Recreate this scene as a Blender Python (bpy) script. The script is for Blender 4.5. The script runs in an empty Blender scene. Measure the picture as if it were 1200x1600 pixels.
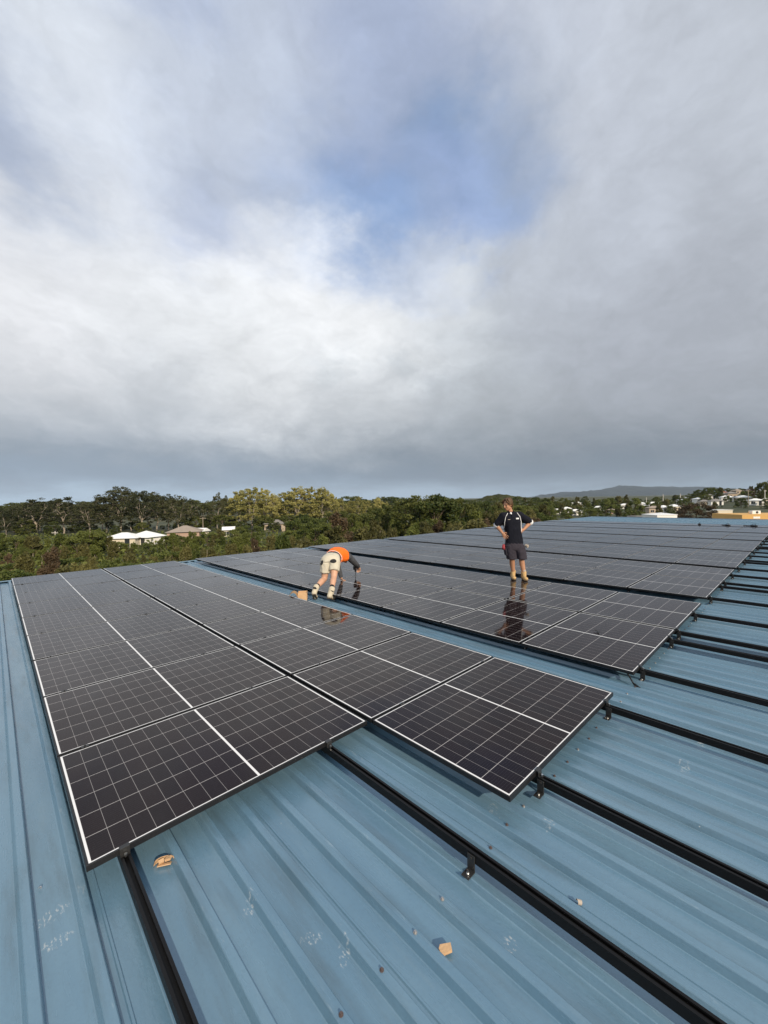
import bpy, bmesh, math, random
import numpy as np
from mathutils import Vector, Matrix, noise
from mathutils.bvhtree import BVHTree

random.seed(7)
rng = np.random.default_rng(11)
S = bpy.context.scene
COL = S.collection
R_ = math.radians

# ------------------------------------------------------------------ camera
CAM = Vector((-0.2587, -2.2742, 1.6612))
YAW, PITCH, ROLL = R_(43.808), R_(-1.736), R_(0.938)
FPX = 638.0                                   # focal length in pixels of a 1200 px wide frame
cy_, sy_ = math.cos(YAW), math.sin(YAW)
FWD = Vector((sy_*math.cos(PITCH), cy_*math.cos(PITCH), math.sin(PITCH)))
RGT0 = Vector((cy_, -sy_, 0)); DWN0 = FWD.cross(RGT0)
cr_, sr_ = math.cos(ROLL), math.sin(ROLL)
RGT = cr_*RGT0 + sr_*DWN0; DWN = -sr_*RGT0 + cr_*DWN0
cam = bpy.data.cameras.new('camera'); camo = bpy.data.objects.new('camera', cam); COL.objects.link(camo)
cam.sensor_fit = 'HORIZONTAL'; cam.sensor_width = 36; cam.lens = 36*FPX/1200
cam.clip_start = 0.05; cam.clip_end = 40000
mw = Matrix.Identity(4)
for i, v in enumerate((RGT, -DWN, -FWD)):
    for j in range(3): mw[j][i] = v[j]
mw.translation = CAM; camo.matrix_world = mw
S.camera = camo
HF = Vector((sy_, cy_, 0))                    # level forward, level right
HR = Vector((cy_, -sy_, 0))

def pixdir(x, y):
    return (RGT*((x-600)/FPX) + DWN*((y-800)/FPX) + FWD).normalized()
def at(x, depth, z=None, y=None):
    """point seen in direction (x, y) at a level depth; with z given, the ground point of that column"""
    d = pixdir(x, 781 if y is None else y)
    p = CAM + d*(depth/d.dot(HF))
    if z is not None: p.z = z
    return p

# ------------------------------------------------------------------ light
SUN_EL, SHADOW = R_(27), Vector((0.22, 0.975, 0)).normalized()
sun_dir = (-SHADOW*math.cos(SUN_EL) + Vector((0, 0, math.sin(SUN_EL)))).normalized()
sl = bpy.data.lights.new('sun', 'SUN'); sl.energy = 4.4; sl.angle = R_(0.55); sl.color = (1.0, 0.86, 0.68)
so = bpy.data.objects.new('sun', sl); COL.objects.link(so)
so.rotation_euler = sun_dir.to_track_quat('Z', 'Y').to_euler(); so.location = (0, 0, 40)
vs = S.view_settings
vs.view_transform = 'Standard'; vs.look = 'None'; vs.gamma = 1; vs.exposure = 0.0; vs.use_curve_mapping = False

# ------------------------------------------------------------------ node helpers
class NT:
    def __init__(s, tree): s.t = tree; s.t.nodes.clear()
    def n(s, typ, **k):
        nd = s.t.nodes.new(typ)
        for a, v in k.items(): setattr(nd, a, v)
        return nd
    def put(s, sock, v):
        if isinstance(v, bpy.types.NodeSocket): s.t.links.new(v, sock)
        elif v is not None:
            try: sock.default_value = v
            except Exception: sock.default_value = (*v, 1)
    def m(s, op, a, b=None, c=None, clamp=False):
        nd = s.n('ShaderNodeMath', operation=op, use_clamp=clamp)
        for i, v in enumerate((a, b, c)):
            if v is not None: s.put(nd.inputs[i], v)
        return nd.outputs[0]
    def vm(s, op, a, b=None, scale=None):
        nd = s.n('ShaderNodeVectorMath', operation=op)
        s.put(nd.inputs[0], a)
        if b is not None: s.put(nd.inputs[1], b)
        if scale is not None: s.put(nd.inputs['Scale'], scale)
        return nd.outputs['Value'] if op in ('DOT_PRODUCT', 'LENGTH', 'DISTANCE') else nd.outputs['Vector']
    def noise(s, vec, scale, detail=3, rough=.5, out=0, **k):
        nd = s.n('ShaderNodeTexNoise', **k)
        s.put(nd.inputs['Vector'], vec); nd.inputs['Scale'].default_value = scale
        nd.inputs['Detail'].default_value = detail; nd.inputs['Roughness'].default_value = rough
        return nd.outputs[out]
    def mix(s, f, a, b, blend='MIX'):
        nd = s.n('ShaderNodeMix', data_type='RGBA', blend_type=blend)
        s.put(nd.inputs[0], f); s.put(nd.inputs[6], a); s.put(nd.inputs[7], b)
        return nd.outputs[2]
    def ramp(s, f, lo, hi, a=0., b=1.):
        nd = s.n('ShaderNodeMapRange', interpolation_type='SMOOTHSTEP')
        s.put(nd.inputs[0], f)
        for i, v in enumerate((lo, hi, a, b)): s.put(nd.inputs[i+1], v)
        return nd.outputs[0]
    def xyz(s, v):
        nd = s.n('ShaderNodeSeparateXYZ'); s.put(nd.inputs[0], v); return nd.outputs
    def comb(s, x, y, z):
        nd = s.n('ShaderNodeCombineXYZ')
        for i, v in enumerate((x, y, z)): s.put(nd.inputs[i], v)
        return nd.outputs[0]
def rgba(c): return (c[0], c[1], c[2], 1)
def lin(r, g, b):
    f = lambda c: (c/255/12.92 if c/255 <= .04045 else ((c/255+.055)/1.055)**2.4)
    return (f(r), f(g), f(b))

# ------------------------------------------------------------------ world: broken cloud deck over a clear sky
world = bpy.data.worlds.new("World"); S.world = world; world.use_nodes = True
w = NT(world.node_tree)
sky = w.n('ShaderNodeTexSky', sky_type='NISHITA', sun_disc=False)
sky.sun_elevation = SUN_EL
sky.sun_rotation = math.atan2(sun_dir.x, sun_dir.y)
sky.air_density = 1.0; sky.dust_density = 0.6; sky.ozone_density = 2.0
tc = w.n('ShaderNodeTexCoord'); D0 = w.vm('NORMALIZE', tc.outputs['Generated'])
X, Y, Z = w.xyz(D0)
zz = w.m('MAXIMUM', w.m('ADD', Z, 0.16), 0.05)
plane = w.comb(w.m('DIVIDE', X, zz), w.m('DIVIDE', Y, zz), 0.0)      # clouds lie on a level deck
sph = w.vm('MULTIPLY', D0, (1.0, 1.0, 1.7))                           # heaped cloud seen from the side
wrp = w.vm('SUBTRACT', w.noise(sph, 2.1, 7, .55, out=1), (.5, .5, .5))
wrp2 = w.vm('SUBTRACT', w.noise(w.vm('ADD', sph, (4.1, 2.2, 7.3)), 6.0, 7, .62, out=1), (.5, .5, .5))
Dw = w.vm('NORMALIZE', w.vm('ADD', D0, w.vm('ADD', w.vm('SCALE', wrp, scale=w.ramp(Z, .02, .38, .07, .24)), w.vm('SCALE', wrp2, scale=w.ramp(Z, .02, .35, .07, .21)))))
# (pixel of the photograph that shows it -> direction on the sky), colour, sharpness
CL = [((40, 60), (205, 212, 222), 16), ((110, 130), (220, 226, 234), 26), ((260, 40), (168, 178, 196), 26), ((330, 150), (190, 198, 212), 20),
      ((520, 30), (172, 181, 199), 18), ((620, 120), (158, 170, 196), 22), ((850, 40), (186, 192, 204), 12), ((1130, 60), (184, 190, 199), 10),
      ((0, 230), (170, 180, 198), 40), ((200, 300), (208, 213, 222), 22), ((1000, 220), (182, 189, 202), 14), ((1150, 330), (178, 184, 194), 12),
      ((575, 355), (122, 157, 208), 60), ((690, 205), (108, 146, 194), 80), ((500, 300), (134, 164, 208), 70), ((800, 250), (142, 166, 205), 80), ((625, 430), (142, 166, 206), 110), ((330, 360), (138, 160, 205), 130), ((745, 330), (142, 166, 208), 90), ((570, 230), (142, 163, 202), 70), ((840, 150), (176, 186, 202), 60), ((250, 250), (176, 188, 208), 60), ((420, 130), (184, 194, 210), 50), ((540, 170), (168, 180, 203), 60), ((690, 290), (150, 170, 210), 120), ((440, 250), (172, 184, 208), 70), ((30, 235), (140, 160, 200), 150), ((240, 15), (142, 160, 198), 150), ((600, 30), (150, 166, 198), 60),
      ((30, 430), (224, 226, 230), 16), ((250, 450), (226, 229, 232), 18), ((440, 420), (238, 240, 243), 30), ((600, 480), (234, 236, 238), 28), ((400, 560), (222, 225, 228), 24),
      ((700, 520), (198, 204, 210), 26), ((860, 480), (172, 178, 187), 16), ((1050, 520), (163, 168, 178), 12), ((1150, 600), (156, 162, 171), 14),
      ((50, 600), (208, 210, 214), 40), ((250, 620), (196, 201, 207), 30), ((560, 640), (208, 212, 216), 50), ((760, 640), (172, 179, 186), 36), ((950, 660), (148, 155, 164), 26),
      ((612, 566), (186, 193, 199), 420), ((705, 606), (184, 190, 196), 300), ((505, 580), (196, 202, 207), 420), ((350, 395), (243, 245, 248), 90), ((480, 370), (236, 240, 247), 120), ((640, 440), (235, 239, 245), 150), ((300, 320), (166, 178, 203), 60)]
num = None; den = None
for (px, py), c, k in CL:
    dv = pixdir(px, py)
    g = w.m('EXPONENT', w.m('MULTIPLY', w.m('SUBTRACT', w.vm('DOT_PRODUCT', Dw, tuple(dv)), 1.0), float(k)*5.6))
    cv = w.vm('SCALE', lin(*c), scale=g)
    num = cv if num is None else w.vm('ADD', num, cv)
    den = g if den is None else w.m('ADD', den, g)
# the rest of the sky, overhead and behind
back = 0.012
num = w.vm('ADD', num, tuple(back*v for v in lin(196, 204, 214))); den = w.m('ADD', den, back)
cloud = w.vm('SCALE', num, scale=w.m('DIVIDE', 1.0, den))
fb = w.noise(w.vm('ADD', sph, w.vm('SCALE', wrp2, scale=.3)), 3.0, 8, .62)
fb2 = w.noise(w.vm('ADD', sph, w.vm('SCALE', wrp, scale=.6)), 9.0, 6, .6)
tex = w.m('ADD', w.m('MULTIPLY', w.m('SUBTRACT', fb, .5), .44), w.m('MULTIPLY', w.m('SUBTRACT', fb2, .5), .46))
cloud = w.vm('SCALE', cloud, scale=w.m('ADD', tex, 1.15))
gap = None
for (px, py), k in (((590, 330), 30), ((690, 205), 45), ((800, 250), 70), ((400, 340), 70), ((640, 410), 90), ((20, 240), 70)):
    g = w.m('EXPONENT', w.m('MULTIPLY', w.m('SUBTRACT', w.vm('DOT_PRODUCT', Dw, tuple(pixdir(px, py))), 1.0), float(k)))
    gap = g if gap is None else w.m('MAXIMUM', gap, g)
gap = w.ramp(w.m('ADD', gap, w.m('MULTIPLY', w.m('SUBTRACT', fb, .5), 1.1)), .45, 1.15, 0., .25)
skyc = w.vm('MULTIPLY', sky.outputs[0], (1.0, 1.0, 1.0))
# grey base of the deck towards the horizon, with a clearer strip right above the trees
band = w.n('ShaderNodeValToRGB'); cr_el = band.color_ramp.elements
zw = w.m('ADD', Z, w.m('ADD', w.m('MULTIPLY', w.xyz(wrp)[2], .055), w.m('MULTIPLY', w.xyz(w.vm('SUBTRACT', w.noise(w.vm('MULTIPLY', D0, (2.2, 2.2, 9.0)), 3.0, 6, .6, out=1), (.5, .5, .5)))[0], .075)))
w.t.links.new(w.m('MULTIPLY', zw, 4.0), band.inputs[0])
STOPS = [(0.0, (174, 194, 212)), (.014, (170, 190, 208)), (.032, (152, 169, 186)), (.055, (141, 156, 172)), (.105, (142, 154, 167)), (.155, (160, 169, 179)), (.22, (182, 188, 195))]
while len(cr_el) < len(STOPS): cr_el.new(.5)
for e_, (p_, c_) in zip(cr_el, STOPS): e_.position = p_*4; e_.color = rgba(lin(*c_))
az = w.vm('DOT_PRODUCT', D0, tuple(RGT0))
bandc = w.vm('SCALE', band.outputs[0], scale=w.ramp(az, -.75, .75, 1.16, .74))
bandc = w.vm('SCALE', bandc, scale=w.m('ADD', w.m('MULTIPLY', w.m('SUBTRACT', fb, .5), .30), 1.0))
cloud = w.mix(w.ramp(w.m('ADD', zw, w.m('ADD', w.m('MULTIPLY', w.xyz(wrp)[0], .34), w.m('MULTIPLY', w.m('SUBTRACT', fb2, .5), .16))), .02, .35, 1., 0.), cloud, bandc)
BG = 0.1
final = w.mix(gap, w.vm('SCALE', cloud, scale=1/BG), skyc)
bg = w.n('ShaderNodeBackground'); bg.inputs[1].default_value = BG
w.t.links.new(final, bg.inputs[0])
wo = w.n('ShaderNodeOutputWorld'); w.t.links.new(bg.outputs[0], wo.inputs[0])

# ------------------------------------------------------------------ materials
def mat(name, color=(.5, .5, .5), rough=.5, metal=0., spec=.5, var=0., vscale=8., bump=0., bscale=40.):
    m = bpy.data.materials.new(name); m.use_nodes = True
    t = NT(m.node_tree)
    b = t.n('ShaderNodeBsdfPrincipled'); o = t.n('ShaderNodeOutputMaterial'); t.t.links.new(b.outputs[0], o.inputs[0])
    b.inputs['Roughness'].default_value = rough; b.inputs['Metallic'].default_value = metal
    b.inputs['Specular IOR Level'].default_value = spec
    co = t.n('ShaderNodeTexCoord').outputs['Object']
    if var:
        f = t.noise(co, vscale, 4, .6)
        t.put(b.inputs['Base Color'], t.mix(f, rgba([c*(1-var) for c in color]), rgba([min(1, c*(1+var)) for c in color])))
    else: b.inputs['Base Color'].default_value = rgba(color)
    if bump:
        bn = t.n('ShaderNodeBump'); bn.inputs['Strength'].default_value = bump; bn.inputs['Distance'].default_value = .01
        t.put(bn.inputs['Height'], t.noise(co, bscale, 4, .6)); t.t.links.new(bn.outputs[0], b.inputs['Normal'])
    return m

def foliage_mat(name, a, b_, trans=.32):
    m = bpy.data.materials.new(name); m.use_nodes = True
    t = NT(m.node_tree)
    geo = t.n('ShaderNodeNewGeometry'); oi = t.n('ShaderNodeObjectInfo')
    co = t.n('ShaderNodeTexCoord').outputs['Object']
    f = t.m('ADD', t.m('MULTIPLY', geo.outputs['Random Per Island'], .55), t.m('MULTIPLY', t.noise(co, .55, 3, .6), .75))
    f = t.m('ADD', f, t.m('MULTIPLY', t.m('SUBTRACT', oi.outputs['Random'], .5), .5))
    c = t.mix(t.ramp(f, .25, 1.0), rgba(a), rgba(b_))
    d = t.n('ShaderNodeBsdfPrincipled'); t.put(d.inputs['Base Color'], c); d.inputs['Roughness'].default_value = .55
    d.inputs['Specular IOR Level'].default_value = .25
    tr = t.n('ShaderNodeBsdfTranslucent'); t.put(tr.inputs['Color'], c)
    mx = t.n('ShaderNodeMixShader'); mx.inputs[0].default_value = trans
    t.t.links.new(d.outputs[0], mx.inputs[1]); t.t.links.new(tr.outputs[0], mx.inputs[2])
    o = t.n('ShaderNodeOutputMaterial'); t.t.links.new(mx.outputs[0], o.inputs[0])
    return m

def roof_mat():
    m = bpy.data.materials.new('painted_roof_steel'); m.use_nodes = True
    t = NT(m.node_tree)
    b = t.n('ShaderNodeBsdfPrincipled'); o = t.n('ShaderNodeOutputMaterial'); t.t.links.new(b.outputs[0], o.inputs[0])
    co = t.n('ShaderNodeTexCoord').outputs['Object']
    x, y, z = t.xyz(co)
    st = t.vm('MULTIPLY', co, (1.0, .16, 1.0))
    big = t.noise(st, 3.0, 5, .6); fine = t.noise(co, 60, 4, .7); mid = t.noise(st, 16, 4, .65)
    base = t.mix(t.ramp(big, .3, .7), rgba((.102, .196, .280)), rgba((.138, .243, .328)))
    base = t.mix(t.m('MULTIPLY', t.ramp(mid, .52, .78), .22), base, rgba((.19, .275, .33)))
    base = t.mix(t.m('MULTIPLY', t.ramp(fine, .45, .8), .25), base, rgba((.09, .148, .195)))
    # chalky rubbed streaks along the crests and in patches
    sc = t.noise(t.vm('MULTIPLY', co, (26, 5, 8)), 1.0, 5, .75)
    pt = t.noise(co, 2.3, 3, .5)
    crest = t.ramp(z, -.127, -.121)
    rub = t.m('MULTIPLY', t.ramp(sc, .60, .74), t.m('ADD', t.m('MULTIPLY', crest, .55), t.m('MULTIPLY', t.ramp(pt, .52, .68), .45)))
    base = t.mix(t.m('MULTIPLY', rub, .55), base, rgba((.42, .50, .54)))
    # greenish-dark grime down in the pans
    gr = t.noise(t.vm('MULTIPLY', co, (9, 1.2, 1)), 1.0, 4, .6)
    base = t.mix(t.m('MULTIPLY', t.ramp(gr, .48, .75), .5), base, rgba((.072, .112, .135)))
    # pale specks (swarf, droppings)
    vo = t.n('ShaderNodeTexVoronoi'); t.put(vo.inputs['Vector'], co); vo.inputs['Scale'].default_value = 9
    sp = t.ramp(t.m('ADD', vo.outputs['Distance'], t.m('MULTIPLY', fine, .06)), .050, .062, 1., 0.)
    rv = t.xyz(vo.outputs['Color'])[0]
    base = t.mix(t.m('MULTIPLY', t.m('MULTIPLY', sp, t.m('GREATER_THAN', rv, .62)), .7), base, rgba((.62, .64, .63)))
    # dusty boot prints: clusters of short bars inside an elongated sole shape
    dust = None
    for (u, v, ang, s) in ((-.128, .03, .35, 1.), (-.125, -.125, -.15, .85), (.52, -.55, .9, .8), (.70, -1.0, .7, .75), (1.20, -1.45, .6, .7), (1.78, -1.02, .5, .8), (1.9, -1.3, .4, .8), (3.0, -1.72, .2, .9), (3.35, -1.75, .2, .8), (.64, -.86, -.6, .7)):
        c, s_ = math.cos(ang), math.sin(ang)
        dx = t.m('SUBTRACT', x, u); dy = t.m('SUBTRACT', y, v)
        a = t.m('ADD', t.m('MULTIPLY', dx, c), t.m('MULTIPLY', dy, s_)); q = t.m('SUBTRACT', t.m('MULTIPLY', dy, c), t.m('MULTIPLY', dx, s_))
        r = t.m('ADD', t.m('POWER', t.m('DIVIDE', a, .075*s), 2.0), t.m('POWER', t.m('DIVIDE', q, .04*s), 2.0))
        mk = t.ramp(r, .55, 1.1, 1., 0.)
        dust = mk if dust is None else t.m('MAXIMUM', dust, mk)
    br = t.noise(t.vm('MULTIPLY', co, (95, 40, 1)), 1.0, 3, .7)
    base = t.mix(t.m('MULTIPLY', t.m('MULTIPLY', dust, t.ramp(br, .52, .66)), .62), base, rgba((.52, .55, .55)))
    t.put(b.inputs['Base Color'], base)
    t.put(b.inputs['Roughness'], t.ramp(mid, .3, .7, .20, .33))
    b.inputs['Specular IOR Level'].default_value = .85
    bn = t.n('ShaderNodeBump'); bn.inputs['Strength'].default_value = .35; bn.inputs['Distance'].default_value = .012
    t.put(bn.inputs['Height'], t.m('ADD', t.m('MULTIPLY', t.noise(t.vm('MULTIPLY', co, (1, .35, 1)), 7, 4, .55), 1.3), t.m('MULTIPLY', fine, .16)))
    t.t.links.new(bn.outputs[0], b.inputs['Normal'])
    return m

PW, PH, PT = 1.722, 1.134, .030
def panel_mat():
    m = bpy.data.materials.new('solar_glass'); m.use_nodes = True
    t = NT(m.node_tree)
    b = t.n('ShaderNodeBsdfPrincipled'); o = t.n('ShaderNodeOutputMaterial'); t.t.links.new(b.outputs[0], o.inputs[0])
    co = t.n('ShaderNodeTexCoord').outputs['Object']; oi = t.n('ShaderNodeObjectInfo')
    x, y, z = t.xyz(co)
    ax = t.m('ABSOLUTE', x); ay = t.m('ABSOLUTE', y)
    MU, LX = .0068, .8395           # half of the white middle band, outer end of the cells
    HY = .5502
    cw = (LX-MU)/9; ch = 2*HY/6
    def line(v, org, pitch, half):   # 1 on a line
        q = t.m('DIVIDE', t.m('SUBTRACT', v, org), pitch)
        fr = t.m('ABSOLUTE', t.m('SUBTRACT', q, t.m('ROUND', q)))
        return t.m('LESS_THAN', t.m('MULTIPLY', fr, pitch), half)
    lx = line(ax, MU, cw, .0011); ly = line(y, -HY, ch, .0015)
    mid = t.m('LESS_THAN', ax, MU); ex = t.m('GREATER_THAN', ax, LX); ey = t.m('GREATER_THAN', ay, HY)
    bus = line(y, -HY+ch/22, ch/11, .00035)
    cell = t.mix(t.noise(t.comb(t.m('MULTIPLY', oi.outputs['Random'], 50.), 0., 0.), 1.0, 2), rgba((.0045, .0032, .0052)), rgba((.012, .0058, .0052)))
    cid = t.comb(t.m('FLOOR', t.m('DIVIDE', t.m('SUBTRACT', ax, MU), cw)), t.m('FLOOR', t.m('DIVIDE', t.m('ADD', y, HY), ch)), t.m('ADD', t.m('MULTIPLY', oi.outputs['Random'], 97.), t.m('SIGN', x)))
    wn = t.n('ShaderNodeTexWhiteNoise'); t.put(wn.inputs['Vector'], cid)
    cell = t.mix(t.m('MULTIPLY', wn.outputs[0], .45), cell, rgba((.016, .0075, .0068)))
    cell = t.mix(t.m('MULTIPLY', bus, .5), cell, rgba((.09, .09, .10)))
    c = t.mix(lx, cell, rgba((.26, .245, .24)))
    c = t.mix(ly, c, rgba((.50, .475, .46)))
    wh = t.m('MAXIMUM', mid, t.m('MAXIMUM', ex, ey))
    c = t.mix(wh, c, rgba((.82, .82, .81)))
    dustn = t.noise(co, 5, 4, .6)
    c = t.mix(t.m('MULTIPLY', t.ramp(dustn, .5, .85), .010), c, rgba((.4, .36, .3)))
    t.put(b.inputs['Base Color'], c)
    b.inputs['Roughness'].default_value = .055
    b.inputs['IOR'].default_value = 1.30
    b.inputs['Specular Tint'].default_value = (1, .90, .84, 1)
    b.inputs['Specular IOR Level'].default_value = .5
    return m

M = {}
M['roof'] = roof_mat()
M['panel'] = panel_mat()
M['frame'] = mat('black_anodised_frame', (.010, .010, .011), .42, 0., .4, .2, 3)
M['rail'] = mat('black_anodised_rail', (.006, .006, .0065), .5, 0., .22, .2, 20)
M['clamp'] = mat('black_clamp', (.022, .022, .022), .4, 0., .5)
M['bolt'] = mat('stainless_bolt', (.72, .72, .70), .28, 1.)
M['screw'] = mat('galvanised_screw', (.38, .37, .36), .4, .6, .5, .4, 60)
M['rust'] = mat('rusty_screw', (.12, .09, .085), .6, .3, .4, .4, 60)
M['wall'] = mat('blue_wall_steel', (.16, .24, .30), .5, 0, .4, .1, 2)
M['card'] = mat('brown_cardboard', (.56, .36, .20), .8, 0, .2, .18, 14, .3, 90)
M['cardin'] = mat('cardboard_inside', (.36, .22, .11), .85, 0, .2, .2, 14)
M['white'] = mat('white_plastic', (.8, .8, .78), .5, 0, .4, .06, 20)
M['swarf'] = mat('aluminium_swarf', (.75, .76, .76), .3, .8, .5)
M['dark'] = mat('dark_plastic', (.02, .02, .02), .5)
M['skin_tan'] = mat('tanned_skin', (.42, .215, .125), .5, 0, .4, .12, 18)
M['skin'] = mat('fair_skin', (.54, .31, .205), .5, 0, .4, .12, 18)
M['hair'] = mat('brown_hair', (.085, .045, .02), .5, 0, .4, .6, 45, .6, 70)
M['navy'] = mat('navy_polo', (.006, .007, .013), .85, 0, .2, .35, 9, .5, 26)
M['greyshorts'] = mat('charcoal_shorts', (.036, .032, .042), .85, 0, .2, .25, 10, .5, 26)
M['tanboot'] = mat('tan_boot', (.50, .33, .15), .75, 0, .3, .3, 22, .4, 60)
M['sole'] = mat('boot_sole', (.09, .065, .04), .8)
M['sock'] = mat('grey_sock', (.42, .36, .30), .9, 0, .2, .15, 30)
M['blacksock'] = mat('black_sock', (.015, .015, .016), .9)
M['cream'] = mat('cream_shorts', (.54, .50, .40), .9, 0, .2, .12, 9, .5, 24)
M['orange'] = mat('hi_vis_orange', (.95, .17, .012), .7, 0, .3, .1, 10, .4, 24)
M['greyshirt'] = mat('grey_sleeve', (.065, .068, .075), .9, 0, .2, .25, 12, .5, 30)
M['creamboot'] = mat('cream_boot', (.52, .46, .35), .8, 0, .3, .22, 20, .4, 60)
M['red'] = mat('red_item', (.28, .03, .04), .6)
M['piping'] = mat('white_piping', (.75, .75, .75), .7)
M['pocket'] = mat('black_pocket', (.014, .014, .015), .85)
M['eye'] = mat('eye_dark', (.02, .015, .012), .3)
M['lip'] = mat('lip', (.33, .12, .09), .5)
M['battery'] = mat('drill_housing', (.10, .062, .03), .5, 0, .4, .3, 30)

# ------------------------------------------------------------------ object helpers
def new_mesh(name, verts, faces, m=None, smooth=False, mats=None, fm=None):
    me = bpy.data.meshes.new(name)
    me.from_pydata([tuple(v) for v in verts], [], [tuple(f) for f in faces])
    for mm in (mats or ([m] if m else [])): me.materials.append(mm)
    if fm is not None: me.polygons.foreach_set('material_index', fm)
    if smooth: me.polygons.foreach_set('use_smooth', [True]*len(me.polygons))
    me.update(); return me
def obj(name, me, parent=None, loc=None):
    o = bpy.data.objects.new(name, me); COL.objects.link(o)
    if parent is not None: o.parent = parent
    if loc is not None: o.location = loc
    return o
def from_bm(name, bm, m, smooth=False):
    me = bpy.data.meshes.new(name); bmesh.ops.recalc_face_normals(bm, faces=bm.faces); bm.to_mesh(me); bm.free()
    me.materials.append(m)
    if smooth: me.polygons.foreach_set('use_smooth', [True]*len(me.polygons))
    return me
def tag(o, label=None, cat=None, group=None, kind=None):
    if label: o['label'] = label
    if cat: o['category'] = cat
    if group: o['group'] = group
    if kind: o['kind'] = kind
    return o
def empty(name, loc, rz=0.):
    o = bpy.data.objects.new(name, None); o.empty_display_size = .2; COL.objects.link(o)
    o.location = loc; o.rotation_euler = (0, 0, rz); return o
def box(bm, c, s, rot=None, bev=0.):
    r = bmesh.ops.create_cube(bm, size=1)
    vs_ = r['verts']
    for v in vs_: v.co = Vector((v.co.x*s[0], v.co.y*s[1], v.co.z*s[2]))
    if bev:
        es = list({e for v in vs_ for e in v.link_edges})
        rr = bmesh.ops.bevel(bm, geom=es, offset=bev, segments=1, affect='EDGES')
        vs_ = list({v for f in rr['faces'] for v in f.verts} | {v for v in vs_ if v.is_valid})
    for v in vs_:
        if rot is not None: v.co = rot @ v.co
        v.co = v.co + Vector(c)
def rings(bm, rs, cap=True):
    """rs: list of rings (lists of Vectors)"""
    vr = [[bm.verts.new(p) for p in r] for r in rs]
    n = len(vr[0])
    for a, b in zip(vr, vr[1:]):
        for i in range(n): bm.faces.new((a[i], a[(i+1) % n], b[(i+1) % n], b[i]))
    if cap:
        bm.faces.new(vr[0][::-1]); bm.faces.new(vr[-1])
def basis(d):
    d = d.normalized(); a = Vector((0, 0, 1)) if abs(d.z) < .9 else Vector((1, 0, 0))
    x = d.cross(a).normalized(); return x, d.cross(x).normalized()
def tube(bm, pts, rad, n=7):
    pts = [Vector(p) for p in pts]; rs = []
    for i, p in enumerate(pts):
        d = pts[min(i+1, len(pts)-1)]-pts[max(i-1, 0)]
        x, y = basis(d)
        rs.append([p + (x*math.cos(2*math.pi*k/n) + y*math.sin(2*math.pi*k/n))*rad[i] for k in range(n)])
    rings(bm, rs)
def cyl(bm, a, b, r, n=10, r2=None): tube(bm, [a, b], [r, r if r2 is None else r2], n)
def capsule(bm, p0, p1, r0, r1, n=12):
    p0, p1 = Vector(p0), Vector(p1); d = p1-p0
    if d.length < 1e-6: d = Vector((0, 0, 1e-4))
    u = d.normalized(); x, y = basis(d); rs = []
    for k in range(1, 6):
        a = -math.pi/2 + k*math.pi/2/5.5
        rs.append((p0+u*(r0*math.sin(a)), r0*math.cos(a)))
    rs.append((p0, r0)); rs.append((p1, r1))
    for k in range(0, 5):
        a = (k+.5)*math.pi/2/5.5
        rs.append((p1+u*(r1*math.sin(a)), r1*math.cos(a)))
    rings(bm, [[c + (x*math.cos(2*math.pi*j/n)+y*math.sin(2*math.pi*j/n))*r for j in range(n)] for c, r in rs])
def ellip(bm, c, r, rot=None):
    q = bmesh.ops.create_uvsphere(bm, u_segments=16, v_segments=10, radius=1)
    for v in q['verts']:
        p = Vector((v.co.x*r[0], v.co.y*r[1], v.co.z*r[2]))
        v.co = (rot @ p if rot is not None else p) + Vector(c)
def loft(bm, secs, n=20, ax=None, ay=None):
    """secs: (centre, half width x, half depth y); axes fixed"""
    ax = Vector(ax or (1, 0, 0)); ay = Vector(ay or (0, 1, 0)); rs = []
    for s in secs:
        c, a, b = Vector(s[0]), s[1], s[2]
        A = Vector(s[3]) if len(s) > 3 else ax; B = Vector(s[4]) if len(s) > 4 else ay
        r = []
        for k in range(n):
            t = 2*math.pi*k/n; cx, sx = math.cos(t), math.sin(t)
            e = .8
            r.append(c + A*(a*math.copysign(abs(cx)**e, cx)) + B*(b*math.copysign(abs(sx)**e, sx)))
        rs.append(r)
    rings(bm, rs)
def fuse(name, bm, m, voxel=.007, smooth=2, disp=0., dscale=20.):
    """one continuous surface out of overlapping closed pieces"""
    bmesh.ops.recalc_face_normals(bm, faces=bm.faces)
    me = bpy.data.meshes.new('tmp'); bm.to_mesh(me); bm.free()
    o = bpy.data.objects.new('tmp', me); COL.objects.link(o)
    md = o.modifiers.new('r', 'REMESH'); md.mode = 'VOXEL'; md.voxel_size = voxel; md.use_smooth_shade = True
    if smooth:
        sm = o.modifiers.new('s', 'SMOOTH'); sm.iterations = smooth; sm.factor = .5
    dg = bpy.context.evaluated_depsgraph_get()
    res = bpy.data.meshes.new_from_object(o.evaluated_get(dg), depsgraph=dg)
    bpy.data.objects.remove(o); bpy.data.meshes.remove(me)
    if disp:
        for v in res.vertices:
            q = v.co*dscale
            f_ = noise.noise(Vector((q.x, q.y, q.z*.45)))
            v.co += v.normal*((1-2.2*abs(f_))*disp*.8 + noise.noise(q*2.3)*disp*.3)
    res.name = name; res.materials.clear(); res.materials.append(m)
    res.polygons.foreach_set('use_smooth', [True]*len(res.polygons))
    return res

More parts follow.
